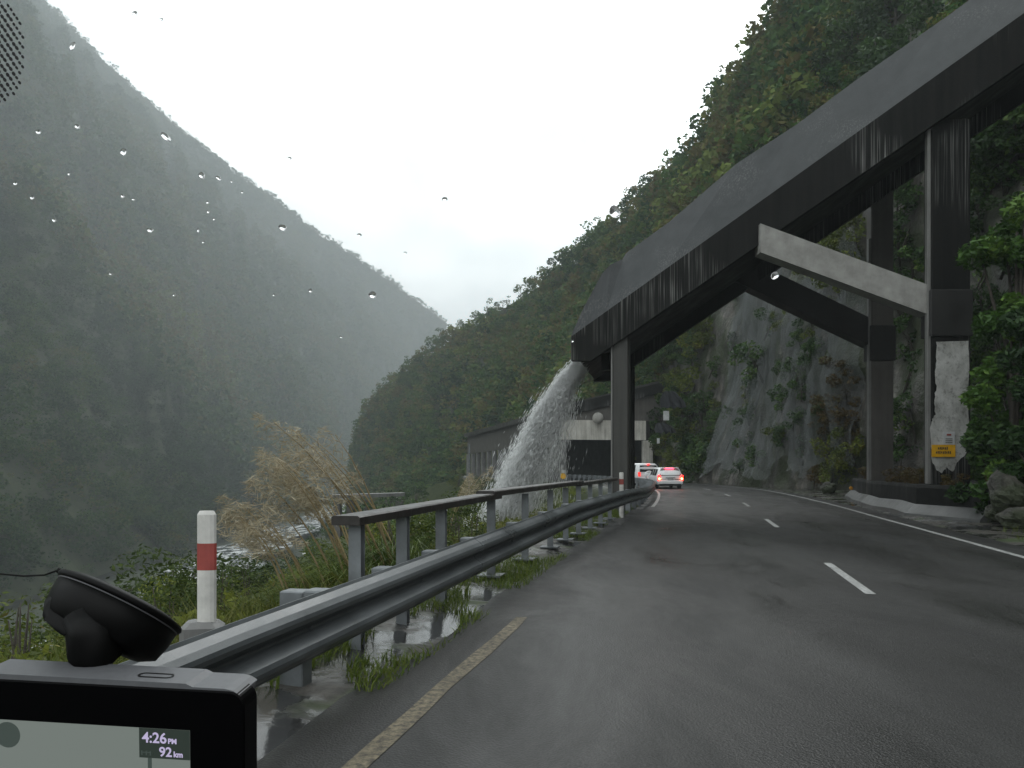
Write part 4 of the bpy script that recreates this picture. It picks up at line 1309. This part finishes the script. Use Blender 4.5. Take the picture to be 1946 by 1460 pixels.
def fits(p_, rad, h, far_ok=True):
    """keep plants from standing in the view of the river, the waterfall and the shelter"""
    d = p_[1]
    if d < 3: return False
    for dx in (-.7, 0, .7):
        px = CX + (p_[0] + dx * rad) / d * FPX; py = HY - (p_[2] + h - EYE) / d * FPX
        if py < np.interp(px, lim_px, lim_py) - (0 if d < 60 else 25): return False
    return True


bush_p = [tree('bank_shrub', 1.15, .75, 11, 2600, .058, M['leaf_olive'], 600 + i, .05, 3, .38, .8, 'foliage', 'stem') for i in range(2)] + \
         [tree('bank_shrub', 1.2, .8, 11, 2600, .062, M['leaf_bank'], 610 + i, .05, 3, .38, .8, 'foliage', 'stem') for i in range(2)]
r3 = random.Random(12); got = 0
for tr_ in range(9000):
    if got >= 180: break
    d = r3.uniform(3.5, 16) if got < 90 else r3.uniform(12, 75); s = s_at(d)
    t_ = OFF - r3.uniform(.9, 9) if got < 90 else OFF - r3.uniform(1.6, 16)
    q = rp(s, t_); q[2] = ground_z(s, t_) - .1
    sc = r3.uniform(.6, 1.25) if got < 90 else r3.uniform(.9, 2.4)
    if not fits(q, .8 * sc, 1.1 * sc): continue
    px = CX + q[0] / q[1] * FPX
    if px < -150 or q[1] < 2.5: continue
    lab = 'low wet scrub on the near bank beside the crash barrier' if d < 16 else 'bushy scrub on the bank between the barrier and the rock shelter'
    place(use(r3.choice(bush_p)), q, r3.uniform(0, 6.28), sc, lab, 'shrub', 'scrub on the near bank' if d < 16 else 'scrub on the bank towards the rock shelter'); got += 1
# taller trees lower on the bank
bank_tree = [tree('bank_tree', 5.5, 2.3, 11, 1500, .26, M['leaf_dark'], 640 + i, .1, 2) for i in range(2)]
got = 0
for tr_ in range(6000):
    if got >= 46: break
    d = r3.uniform(30, 135); s = s_at(d); t_ = OFF - r3.uniform(5, 34)
    q = rp(s, t_); q[2] = ground_z(s, t_) - .3; sc = r3.uniform(.6, 1.4)
    if not fits(q, 2.4 * sc, 5.2 * sc): continue
    place(use(r3.choice(bank_tree)), q, r3.uniform(0, 6.28), sc, 'dark leafy tree on the bank below the rock shelter', 'tree', 'trees on the bank below the shelter'); got += 1

for k in range(400):
    if k % 400 == 0: got = 0
    if got >= 26: break
    d = r3.uniform(62, 119); s = s_at(d); t_ = OFF - r3.uniform(1.4, 6.5); q = rp(s, t_); q[2] = ground_z(s, t_) - .2; sc = r3.uniform(.9, 1.8)
    if not fits(q, .8 * sc, 1.1 * sc): continue
    place(use(r3.choice(bush_p)), q, r3.uniform(0, 6.28), sc, 'bushy scrub on the bank between the barrier and the rock shelter', 'shrub', 'scrub on the bank towards the rock shelter'); got += 1
for x, y, sc in ((12.75, 19.3, .9), (12.3, 18.5, .7), (13.2, 18.2, 1.0), (12.9, 19.9, .8)):
    place(use(r3.choice(ol_p)), (x, y, .1), r3.uniform(0, 6.28), sc * .6, 'low olive scrub round the mossy boulder at the end of the low wall', 'shrub', 'scrub by the mossy boulder')

# undergrowth mat over the bank
spots = []
for i in range(13000):
    d = 2.5 + 70 * r3.random() ** 2.4; s = s_at(d); t_ = OFF - .75 - 24 * r3.random() ** 1.5
    q = rp(s, t_); q[2] = ground_z(s, t_)
    if q[1] < 1.5 or CX + q[0] / max(q[1], .5) * FPX < -400: continue
    k = 1.0 if abs(t_) > 6 else .55
    if not fits(q, .3 * k, .45 * k): continue
    spots.append((q, r3.uniform(.5, 1.1) * k, r3.uniform(0, .5)))
und = [tree_proto(.55, .5, 5, 55, .13, .35, 700 + i, .0)[:2] for i in range(5)]
scatter_forest('undergrowth', '', spots, und, M['leaf_olive'], 71)


# grass on the verge under the rails and at the cliff foot
def blades(P, h, w, lean, r):
    n = len(P); a = r.uniform(0, 6.28, n); hh = h * r.uniform(.5, 1.4, n)
    dx, dy = np.cos(a), np.sin(a); ln = lean * r.uniform(.3, 1.3, n) * hh; b = r.uniform(0, 6.28, n)
    side = np.stack([dx * w, dy * w, 0 * dx], -1); tip = np.stack([np.cos(b) * ln, np.sin(b) * ln, hh], -1)
    mid = np.stack([np.cos(b) * ln * .3, np.sin(b) * ln * .3, hh * .6], -1)
    return np.stack([P - side, P + side, P + mid + side * .7, P + mid - side * .7], 1), np.stack([P + mid - side * .7, P + mid + side * .7, P + tip + side * .1, P + tip - side * .1], 1)


rg = np.random.default_rng(15); Pg = []
for i in range(44000):
    d = 2.2 + 30 * rg.random() ** 1.6; t_ = OFF - rg.uniform(-.30, 1.5) if rg.random() < .92 else rg.uniform(4.1, 6.5)
    q = rp(s_at(d), t_)
    if vnoise(np.array([[q[0] * 1.1, q[1] * .7, 3.0]]), 8)[0] < (-.25 if t_ < OFF - .3 else .12): continue
    q[2] = ground_z(0, t_) - .01; Pg.append(q)
Pg = np.array(Pg)
q1, q2 = blades(Pg, .095, .0055, .8, rg)
V, F = quads_mesh(np.concatenate([q1, q2])); tn = rg.uniform(.2, .9, len(Pg))
tag(obj('grass', V, F, M['grass'], tint=np.r_[tn, tn]), kind='stuff')
# long straw-tinged grass on the near bank
Pb = []
for i in range(26000):
    d = 2.0 + 16 * rg.random() ** 1.3; t_ = OFF - .8 - 9 * rg.random() ** 1.3
    q = rp(s_at(d), t_); q[2] = ground_z(0, t_) - .03
    if q[1] < 1.5 or not fits(q, .05, .4): continue
    Pb.append(q)
Pb = np.array(Pb)
q1, q2 = blades(Pb, .42, .006, .8, rg)
V, F = quads_mesh(np.concatenate([q1, q2])); tn = np.clip(fbm(Pb * .8, 2, 3) * .6 + .45 + rg.normal(0, .15, len(Pb)), 0, 1)
M['long_grass'] = foliage('long_bank_grass', [(0, (.05, .075, .014)), (.5, (.115, .125, .028)), (1, (.21, .17, .07))], .6, .15)
tag(obj('long_grass', V, F, M['long_grass'], tint=np.r_[tn, tn]), kind='stuff')


# pampas-like tussocks with drooping tan plumes
def pampas(loc, h, ncane, label, seed, lean=-.78):
    r = np.random.default_rng(seed); root = empty('toetoe_grass', loc, label, 'grass clump', 'plumed grass clumps behind the barrier')
    base = np.array(loc)
    n = 700; P_ = base + np.stack([r.normal(0, .16, n), r.normal(0, .16, n), 0 * r.normal(size=n)], -1)
    a = r.uniform(0, 6.28, n); hh = h * r.uniform(.3, .62, n); out = r.uniform(.15, .75, n) * hh
    Qs = []
    prev = P_; w0 = .008
    side = np.stack([-np.sin(a) * w0, np.cos(a) * w0, 0 * a], -1)
    for f0, f1 in ((0, .4), (.4, .75), (.75, 1.0)):
        def pos(f): return P_ + np.stack([np.cos(a) * out * f ** 1.5 + lean * .35 * hh * f ** 2, np.sin(a) * out * f ** 1.5, hh * (f - .55 * f ** 3)], -1)
        Qs.append(np.stack([pos(f0) - side * (1 - f0 * .7), pos(f0) + side * (1 - f0 * .7), pos(f1) + side * (1 - f1 * .8), pos(f1) - side * (1 - f1 * .8)], 1))
    V, F = quads_mesh(np.concatenate(Qs)); t_ = r.uniform(.1, .8, n)
    obj('leaves', V, F, M['grass'], root, tint=np.r_[t_, t_, t_])
    for i in range(ncane):
        b0 = base + np.array([r.normal(0, .12), r.normal(0, .12), 0]); hc = h * r.uniform(.78, 1.0); ln = lean * hc * r.uniform(.35, .75); ly = r.normal(0, .12) * hc
        pt = lambda f: b0 + np.array([ln * f ** 1.6, ly * f, hc * (f - .12 * f ** 3)])
        st = MB().tube([pt(f) for f in np.linspace(0, 1, 7)], [.012, .012, .011, .010, .008, .006, .003], 5)
        cane = obj('cane', st.v, st.f, M['straw'], root, smooth=True, tint=np.full(len(st.f), r.uniform(.2, .9)))
        m_ = 260; f = r.uniform(.66, 1.08, m_)
        C = np.array([pt(x) for x in f]); wgt = np.sin(np.clip((f - .64) / .46, 0, 1) * math.pi) ** .7
        Q_ = leaf_quads(C + np.stack([lean * .36 * r.uniform(0, 1, m_) * wgt, r.normal(0, .03, m_), -.10 * r.uniform(0, 1, m_) * wgt], -1) + r.normal(0, .022, (m_, 3)) * wgt[:, None], .11, .07, .0, .25, r)
        V, F = quads_mesh(Q_)
        obj('plume', V, F, M['plume'], cane, tint=np.clip(r.normal(.5, .22, m_), 0, 1))
    return root


def bank_loc(px, d):
    x = (px - CX) / FPX * d; s = s_at(d)
    for _ in range(6):
        c, T = centre(s), tangent(s); s += float(np.dot(np.array([x, d]) - c, T))
    c, T = centre(s), tangent(s); t_ = float(np.dot(np.array([x, d]) - c, [T[1], -T[0]]))
    return (x, d, ground_z(s, t_) - .05)


pampas(bank_loc(745, 9.0), 2.25, 8, 'tallest plumed grass clump behind the first handrail posts', 801)
pampas(bank_loc(665, 8.4), 1.85, 10, 'plumed tan grass clump left of the handrail end', 802)
pampas(bank_loc(590, 8.0), 1.40, 8, 'lowest plumed grass clump beside the marker post', 803)
pampas(bank_loc(850, 14), 2.0, 3, 'sparse grass clump with leaning canes behind the handrail', 804, .55)

# old bridge remains beside the river bank
br = empty('old_footbridge', at(700, 960, 78), 'old low concrete bridge end on the far bank behind the plumed grass', 'bridge')
a_, b_ = at(628, 941, 78), at(765, 937, 84)
g = MB(); yv = np.array([0, 2.2, 0]); g.hexa([a_ - up * .35, b_ - up * .35, b_ + yv - up * .35, a_ + yv - up * .35], [a_, b_, b_ + yv, a_ + yv])
g.build('deck', M['conc_grey'], br)
for px in (640, 665, 700, 735, 758):
    q = at(px, 955, 79.5 + (px - 640) * .035); MB().bbox((q[0], q[1] + .4, q[2] - 2.6), .7, .9, 5.6, .04).build('pillar', M['conc_pier'], br)
for px in (632, 662):
    q = at(px, 934, 78.6); MB().box((q[0], q[1], q[2] + .03), .14, .14, .75).build('rail_post', M['sign_white'], br)
# dead pole by the shelter
q = at(891, 880, 70)
o = MB().tube([(q[0], q[1], q[2] - 6), (q[0] + .05, q[1], q[2] + 1.6)], [.10, .06], 8).build('thin_pole', M['steel_post'])
tag(o, 'thin grey pole standing left of the rock shelter columns', 'pole')

# roadside tree and shrubs in front of the cliff on the right
rt = [('tall leafy tree with fresh green leaves right of the white pier', 'leaf_fresh', at(1932, 700, 20.6), 8.3, 1.15, 5200, 901, 0),
      ('bushy green shrub spreading beside the white pier', 'leaf_fresh', at(1922, 800, 20.2), 5.7, .95, 4200, 902, 0),
      ('dark drooping fern shrub beside the yellow warning plate', 'leaf_dark', at(1883, 860, 20.6), 2.6, .85, 2600, 903, 0),
      ('dark broadleaf shrub at the frame edge above the rocks', 'leaf_dark', at(1985, 800, 19.0), 5.0, 1.1, 3000, 904, 0)]
for lab, mt_, q, h, rad, nl, sd0, _ in rt:
    o = tree('roadside_tree' if h > 7 else 'roadside_shrub', h, rad, 22 if h > 5 else 14, nl, .19, M[mt_], sd0, .12, 2, .42, .75, 'crown' if h > 7 else 'foliage', 'trunk' if h > 7 else 'stem')
    place(o, (q[0], q[1], .15), 0, 1, lab, 'tree' if h > 7 else 'shrub')
# plants and fallen rocks by the plinth
tuft_p = tree('plinth_scrub', .8, .55, 7, 500, .16, M['leaf_rust'], 920, .05, 2, .2, .7, 'foliage', 'stem')
for x, y, sc in [(13.0, 27.5, .9), (13.9, 28.6, 1.0), (12.6, 25.6, .8), (14.6, 31.6, 1.1), (15.1, 34, 1.1), (14.3, 29.6, .9), (12.4, 24.9, .6), (12.5, 23.2, .7), (13.4, 22.4, .8)]:
    place(use(tuft_p), (x, y, .82), random.uniform(0, 6), sc, 'brown scrub growing on top of the low dark wall', 'shrub', 'scrub on top of the pier wall')


def rock(sz, seed):
    n = 22; V = []
    th_ = np.linspace(0, math.pi, 15); ph = np.linspace(0, 2 * math.pi, n, endpoint=False)
    for t_ in th_:
        for p_ in ph: V.append((math.sin(t_) * math.cos(p_), math.sin(t_) * math.sin(p_), math.cos(t_)))
    V = np.array(V); V *= (1 + .55 * fbm(V * 1.6 + seed, 4, seed))[:, None] * np.array(sz)
    F = [(i * n + k, (i + 1) * n + k, (i + 1) * n + (k + 1) % n, i * n + (k + 1) % n) for i in range(14) for k in range(n)]
    return V, F


for k, (px, py, d, sz, lab) in enumerate([(1915, 940, 19.2, (.4, .4, .5), 'large mossy boulder at the cliff foot by the end of the low wall'), (1935, 985, 18.5, (.4, .35, .25), 'grey boulder lowest at the frame edge beside the road'),
                                          (1890, 975, 19.6, (.22, .22, .18), 'small pale rock against the end of the low wall'), (1575, 928, 41, (.35, .3, .3), 'small dark rock at the cliff foot left of the low wall')]):
    V, F = rock(sz, 30 + k); q = at(px, py, d)
    o = obj('boulder', V + q, F, M['rock'], None, False, None, q)
    tag(o, lab, 'rock')
    o.data.materials[0] = M['rock']

# ------------------------------------------------------------------ inside the car: windscreen, navigation unit on its mount
WS = lambda px, py: at(px, py, .62 + (py - 730) * -.00014)      # the raked glass
M['clear'] = bpy.data.materials.new('clear_glass'); M['clear'].use_nodes = True
nt = M['clear'].node_tree; nt.nodes.remove(nt.nodes['Principled BSDF'])
tr = nd(nt, 'ShaderNodeBsdfTransparent'); nt.links.new(tr.outputs[0], nt.nodes['Material Output'].inputs['Surface'])
ws = empty('windscreen', WS(973, 1500), 'clear raked windscreen of the car with a dotted black border', 'windscreen')
V = [WS(-260, 1700), WS(2200, 1700), WS(2200, -260), WS(-260, -260)]
obj('glass', V, [(0, 1, 2, 3)], M['clear'], ws)
g = MB(); stp = 11.3
for i in range(-4, 7):
    for j in range(-3, 22):
        px = i * stp + (j % 2) * stp * .5 - 2 - .05 * j; py = j * 9.4 + 3 - i * 2.0
        lim = 47 * math.sqrt(max(0, 1 - ((py - 98) / 96) ** 2))
        if px > lim: continue
        sz = 3.5 if px < lim - 14 else 2.8
        c0 = WS(px, py); e1 = WS(px + 1, py) - c0; e2 = WS(px, py + 1) - c0
        ring = [c0 + sz * (e1 * .95 * math.cos(t_) + e2 * 1.15 * math.sin(t_ + .3)) for t_ in np.linspace(0, 2 * math.pi, 10, endpoint=False)]
        bk = [p_ + np.array([0, .0008, 0]) for p_ in ring]
        g.sweep([ring, bk], True)
g.build('dotted_border', M['black'], ws)

m, nt, p = mat('rain_water')
nt.nodes.remove(p); gl = nd(nt, 'ShaderNodeBsdfGlass'); gl.inputs['IOR'].default_value = 1.33; gl.inputs['Roughness'].default_value = 0.0
nt.links.new(gl.outputs[0], nt.nodes['Material Output'].inputs['Surface'])
M['drop'] = m
drops = [(137, 87, 6, 9, .5), (315, 260, 13, 7, .6), (383, 333, 8, 6, .5), (415, 338, 7, 4, .5), (537, 432, 9, 7, .6), (708, 560, 10, 7, .5), (72, 250, 6, 5, .4), (146, 240, 6, 5, .5), (232, 372, 4, 4, 0), (253, 378, 3, 3, 0),
         (285, 437, 7, 5, .3), (394, 384, 3, 3, 0), (395, 402, 3, 3, 0), (406, 416, 2.5, 2.5, 0), (376, 437, 2.5, 5, 0), (1168, 402, 13, 13, 0), (683, 446, 6, 3, .3), (306, 36, 5, 3, .4), (845, 378, 6, 5, .3), (1271, 312, 4, 4, 0),
         (102, 418, 5, 4, .5), (60, 375, 5, 4, .5), (28, 348, 4, 4, .5), (234, 288, 6, 9, .5), (549, 300, 6, 3, .3), (386, 460, 3, 2.4, 0), (130, 330, 3, 3, 0), (256, 25, 7, 5, .5), (460, 365, 2.5, 2.5, 0), (590, 552, 5, 4, .4), (440, 345, 2.5, 2, 0), (1473, 523, 9, 9, 0), (1088, 648, 3, 3, 0),
         (770, 480, 4, 2.5, .4), (648, 640, 3, 2.5, .2), (520, 560, 3, 2.5, .2), (330, 560, 3, 3, .2), (210, 520, 4, 3, .4)]
for (px, py, a_, b_, an) in drops:
    c0 = WS(px, py); e1 = WS(px + 1, py) - c0; e2 = WS(px, py + 1) - c0; nr = np.cross(e1, e2); nr /= np.linalg.norm(nr)
    if nr[1] < 0: nr = -nr
    rows = []; sc = np.linalg.norm(e1)
    for (k_, hgt) in ((1.0, 0), (.93, .28), (.75, .50), (.45, .66), (.12, .72)):
        ring = []
        for t_ in np.linspace(0, 2 * math.pi, 16, endpoint=False):
            wob = 1 + .12 * math.sin(2 * t_ + px) + .06 * math.sin(3 * t_ + py)
            u_, v_ = .85 * a_ * k_ * wob * math.cos(t_), .85 * b_ * k_ * wob * math.sin(t_)
            u2, v2 = u_ * math.cos(an) - v_ * math.sin(an), u_ * math.sin(an) + v_ * math.cos(an)
            ring.append(c0 + e1 * u2 + e2 * v2 + nr * (hgt * min(a_, b_) * sc * .55 + .0004))
        rows.append(ring)
    g = MB(); g.sweep(rows, True)
    o = g.build('raindrop', M['drop'], None, True, loc=c0)
    tag(o, 'small clear raindrop clinging to the windscreen glass', 'raindrop', 'raindrops on the windscreen')

# navigation unit: traced front face at arm's length, turned and tilted a little
D0 = .43
o0 = at(464, 1309, D0); ex = at(0, 1284, D0 + .012) - o0; ex = -ex / np.linalg.norm(ex)          # towards the right
ey = at(455, 1480, D0 + .004) - o0; ey /= np.linalg.norm(ey); ey = ey - ex * np.dot(ex, ey); ey /= np.linalg.norm(ey)   # down the face
ez = np.cross(ex, ey)
if ez[1] < 0: ez = -ez                                                                            # away from the eye
mm = D0 / FPX                                                                                     # one photo pixel here
nav = empty('navigation_unit', o0 + ey * .10, 'black satellite navigation unit with grey screen in the corner of the car', 'navigation unit')


def F3(x, y, z): return o0 + ex * (x * mm) + ey * (y * mm) + ez * (z * mm)       # face coordinates in photo pixels: x right, y down, z away


def rrect(x0, y0, x1, y1, r, n=6):
    out = []
    for cx, cy, a0 in ((x1 - r, y0 + r, -90), (x1 - r, y1 - r, 0), (x0 + r, y1 - r, 90), (x0 + r, y0 + r, 180)):
        for k in range(n + 1):
            a = R(a0 + 90 * k / n); out.append((cx + r * math.cos(a), cy + r * math.sin(a)))
    return out


X0, X1, Y0, Y1 = -560, 0, 8, 330
g = MB(); rows = []
for (inset, z) in ((3, 0), (0, 3), (0, 60)):
    rows.append([F3(x, y, z) for x, y in rrect(X0 + inset, Y0 + inset, X1 - inset, Y1 - inset, 30 - inset)])
g.sweep(rows[::-1], True)
g.build('bezel', M['black_gloss'], nav)
# grey top casing seen edge-on, stepping down at the right
g = MB(); rows = []
for x, y in ((X0 + 20, 0), (-118, 0), (-104, 6), (-40, 6), (-24, 9), (-12, 16)):
    rows.append([F3(x, y - 2, 4), F3(x, y + 8.5, 3), F3(x, y + 8.5, 78), F3(x, y - 2, 92)])
g.sweep(rows, True)
cas = g.build('top_casing', M['grey_plastic'], nav)
g = MB(); rr1 = rrect(-232, 26, -160, 52, 12.9); rr2 = rrect(-228, 30, -164, 48, 8.9)
top = lambda x, z, h: F3(x, -2.6 - h, z)
g.sweep([[top(x, z, 0) for x, z in rr1], [top(x, z, .6) for x, z in rr1], [top(x, z, .6) for x, z in rr2], [top(x, z, 0) for x, z in rr2]], True, False)
g.build('button', M['black'], cas)
M['screen'] = emit('nav_screen_glow', (.125, .145, .132), 1.0, (.01, .01, .01))
M['screen_dark'] = emit('nav_screen_dark_panel', (.016, .024, .019), 1.0, (.005, .005, .005))
M['screen_text'] = emit('nav_screen_text', (.38, .34, .50), 1.0, (.01, .01, .01))
M['screen_map'] = emit('nav_screen_map_shade', (.035, .048, .042), 1.0, (.005, .005, .005))


def face_rect(name, x0, y0, x1, y1, z, m_, par):
    g = MB(); g.hexa([F3(x0, y1, z - .4), F3(x1, y1, z - .4), F3(x1, y1, z), F3(x0, y1, z)], [F3(x0, y0, z - .4), F3(x1, y0, z - .4), F3(x1, y0, z), F3(x0, y0, z)])
    return g.build(name, m_, par)


scr = face_rect('screen', -500, 88, -108, 300, 0, M['screen'], nav)
face_rect('time_panel', -210, 88, -108, 147, -.5, M['screen_dark'], scr)
face_rect('route_line', -193, 147, -185, 300, -.5, M['screen_map'], scr)
g = MB(); g.sweep([[F3(-480 + 26 * math.cos(t_), 118 + 26 * math.sin(t_), z) for t_ in np.linspace(0, 2 * math.pi, 20, endpoint=False)] for z in (-.4, -.9)], True)
g.build('map_button', M['screen_map'], scr)


def nav_text(body, x, y, h):
    cu = bpy.data.curves.new('text', 'FONT'); cu.body = body; cu.size = h * mm * 1.38; cu.extrude = .00002; cu.offset = .00015
    cu.materials.append(M['screen_text'])
    tmp = bpy.data.objects.new('screen_text', cu)
    me = bpy.data.meshes.new_from_object(tmp); me.materials.clear(); me.materials.append(M['screen_text'])
    bpy.data.objects.remove(tmp)
    o = bpy.data.objects.new('screen_text', me); scene.collection.objects.link(o)
    o.parent = scr
    Mx = Matrix((( *ex, 0), (*(-ey), 0), (*(-ez), 0), (0, 0, 0, 1))).transposed()
    w = F3(x, y, -1.1)
    Mx.translation = Vector(w - WL[scr.name])
    o.matrix_local = Mx
    return o


nav_text('4:26', -204, 116, 21)
nav_text('PM', -152, 116, 10)
nav_text('92', -170, 142, 19)
nav_text('km', -141, 142, 11)
g = MB()
for x in (-206, -197, -189): g.hexa(*[[F3(x + a, y_, -1.2) if k else F3(x + a, y_, -1.0) for a, k in ((0, 1), (2.5, 1), (2.5, 0), (0, 0))] for y_ in (142, 133)])
g.hexa(*[[F3(a, y_, -1.4) if k else F3(a, y_, -1.15) for a, k in ((-206, 1), (-187, 1), (-187, 0), (-206, 0))] for y_ in (137, 135.4)])
g.build('road_symbol', M['screen_map'], scr)

# suction mount on the glass
mount = empty('suction_mount', at(230, 1200, .50), 'black suction cup mount holding the navigation unit to the windscreen', 'mount')
D1 = .50; m1 = D1 / FPX; cc = at(232, 1143, D1)
axis = np.array([.36, .42, .80]); axis /= np.linalg.norm(axis)
g = MB(); g.lathe([(0.5 * m1, 10 * m1), (100 * m1, 8 * m1), (122 * m1, 1 * m1), (124 * m1, -4 * m1), (120 * m1, -10 * m1)], cc, axis, 40)
g.build('suction_cup', M['black'], mount, True)
g = MB(); g.lathe([(118 * m1, -10.5 * m1), (117 * m1, -38 * m1), (110 * m1, -70 * m1), (84 * m1, -84 * m1), (10 * m1, -86 * m1)], cc, axis, 40)
g.build('housing', M['black'], mount, True)
g = MB(); g.lathe([(118.5 * m1, -9.8 * m1), (119.5 * m1, -11 * m1), (118.5 * m1, -12.5 * m1)], cc, axis, 40)
g.build('ring', M['grey_plastic'], mount, True)
g = MB(); rows = []
for px, py, w_, dz in ((92, 1143, 10, -.030), (100, 1160, 24, -.034), (130, 1175, 34, -.036), (160, 1190, 36, -.034)):
    c1 = at(px, py, D1 + dz); rows.append([c1 + m1 * w_ * np.array([math.cos(t_) * .7, math.sin(t_) * .5, math.sin(t_) * .75]) for t_ in np.linspace(0, 2 * math.pi, 14, endpoint=False)])
g.sweep(rows, True); g.build('lever', M['black'], mount, True)
g = MB(); g.tube([at(165, 1175, D1 - .03), at(172, 1205, D1 - .035), at(182, 1240, D1 - .03), at(185, 1300, D1 - .02)], [40 * m1, 40 * m1, 46 * m1, 52 * m1], 16)
g.build('arm', M['black'], mount, True)
g = MB(); g.tube([at(108, 1083, D1 + .01), at(124, 1090, D1 + .012), at(142, 1100, D1 + .012)], [5 * m1, 7 * m1, 8 * m1], 8)
g.build('pull_tab', M['black'], mount, True)
g = MB(); g.tube([at(-60, 1085, .56), at(0, 1091, .555), at(45, 1095, .55), at(85, 1093, .545), at(110, 1084, .54)], 1.9 * .55 / FPX, 6)
tag(g.build('thin_cable', M['black'], None, True), 'thin dark cable running along the windscreen to the suction mount', 'cable')

# ------------------------------------------------------------------ rain-wet air: even haze in one closed box
m = bpy.data.materials.new('haze_air'); m.use_nodes = True; nt = m.node_tree
nt.nodes.remove(nt.nodes['Principled BSDF'])
pv = nd(nt, 'ShaderNodeVolumePrincipled'); pv.inputs['Color'].default_value = (.85, .93, .95, 1); pv.inputs['Density'].default_value = .00072
pv.inputs['Anisotropy'].default_value = .15
nt.links.new(pv.outputs[0], nt.nodes['Material Output'].inputs['Volume'])
g = MB(); g.box((-520, 910, 381), 1400, 1940, 820)
tag(g.build('haze', m), kind='stuff')
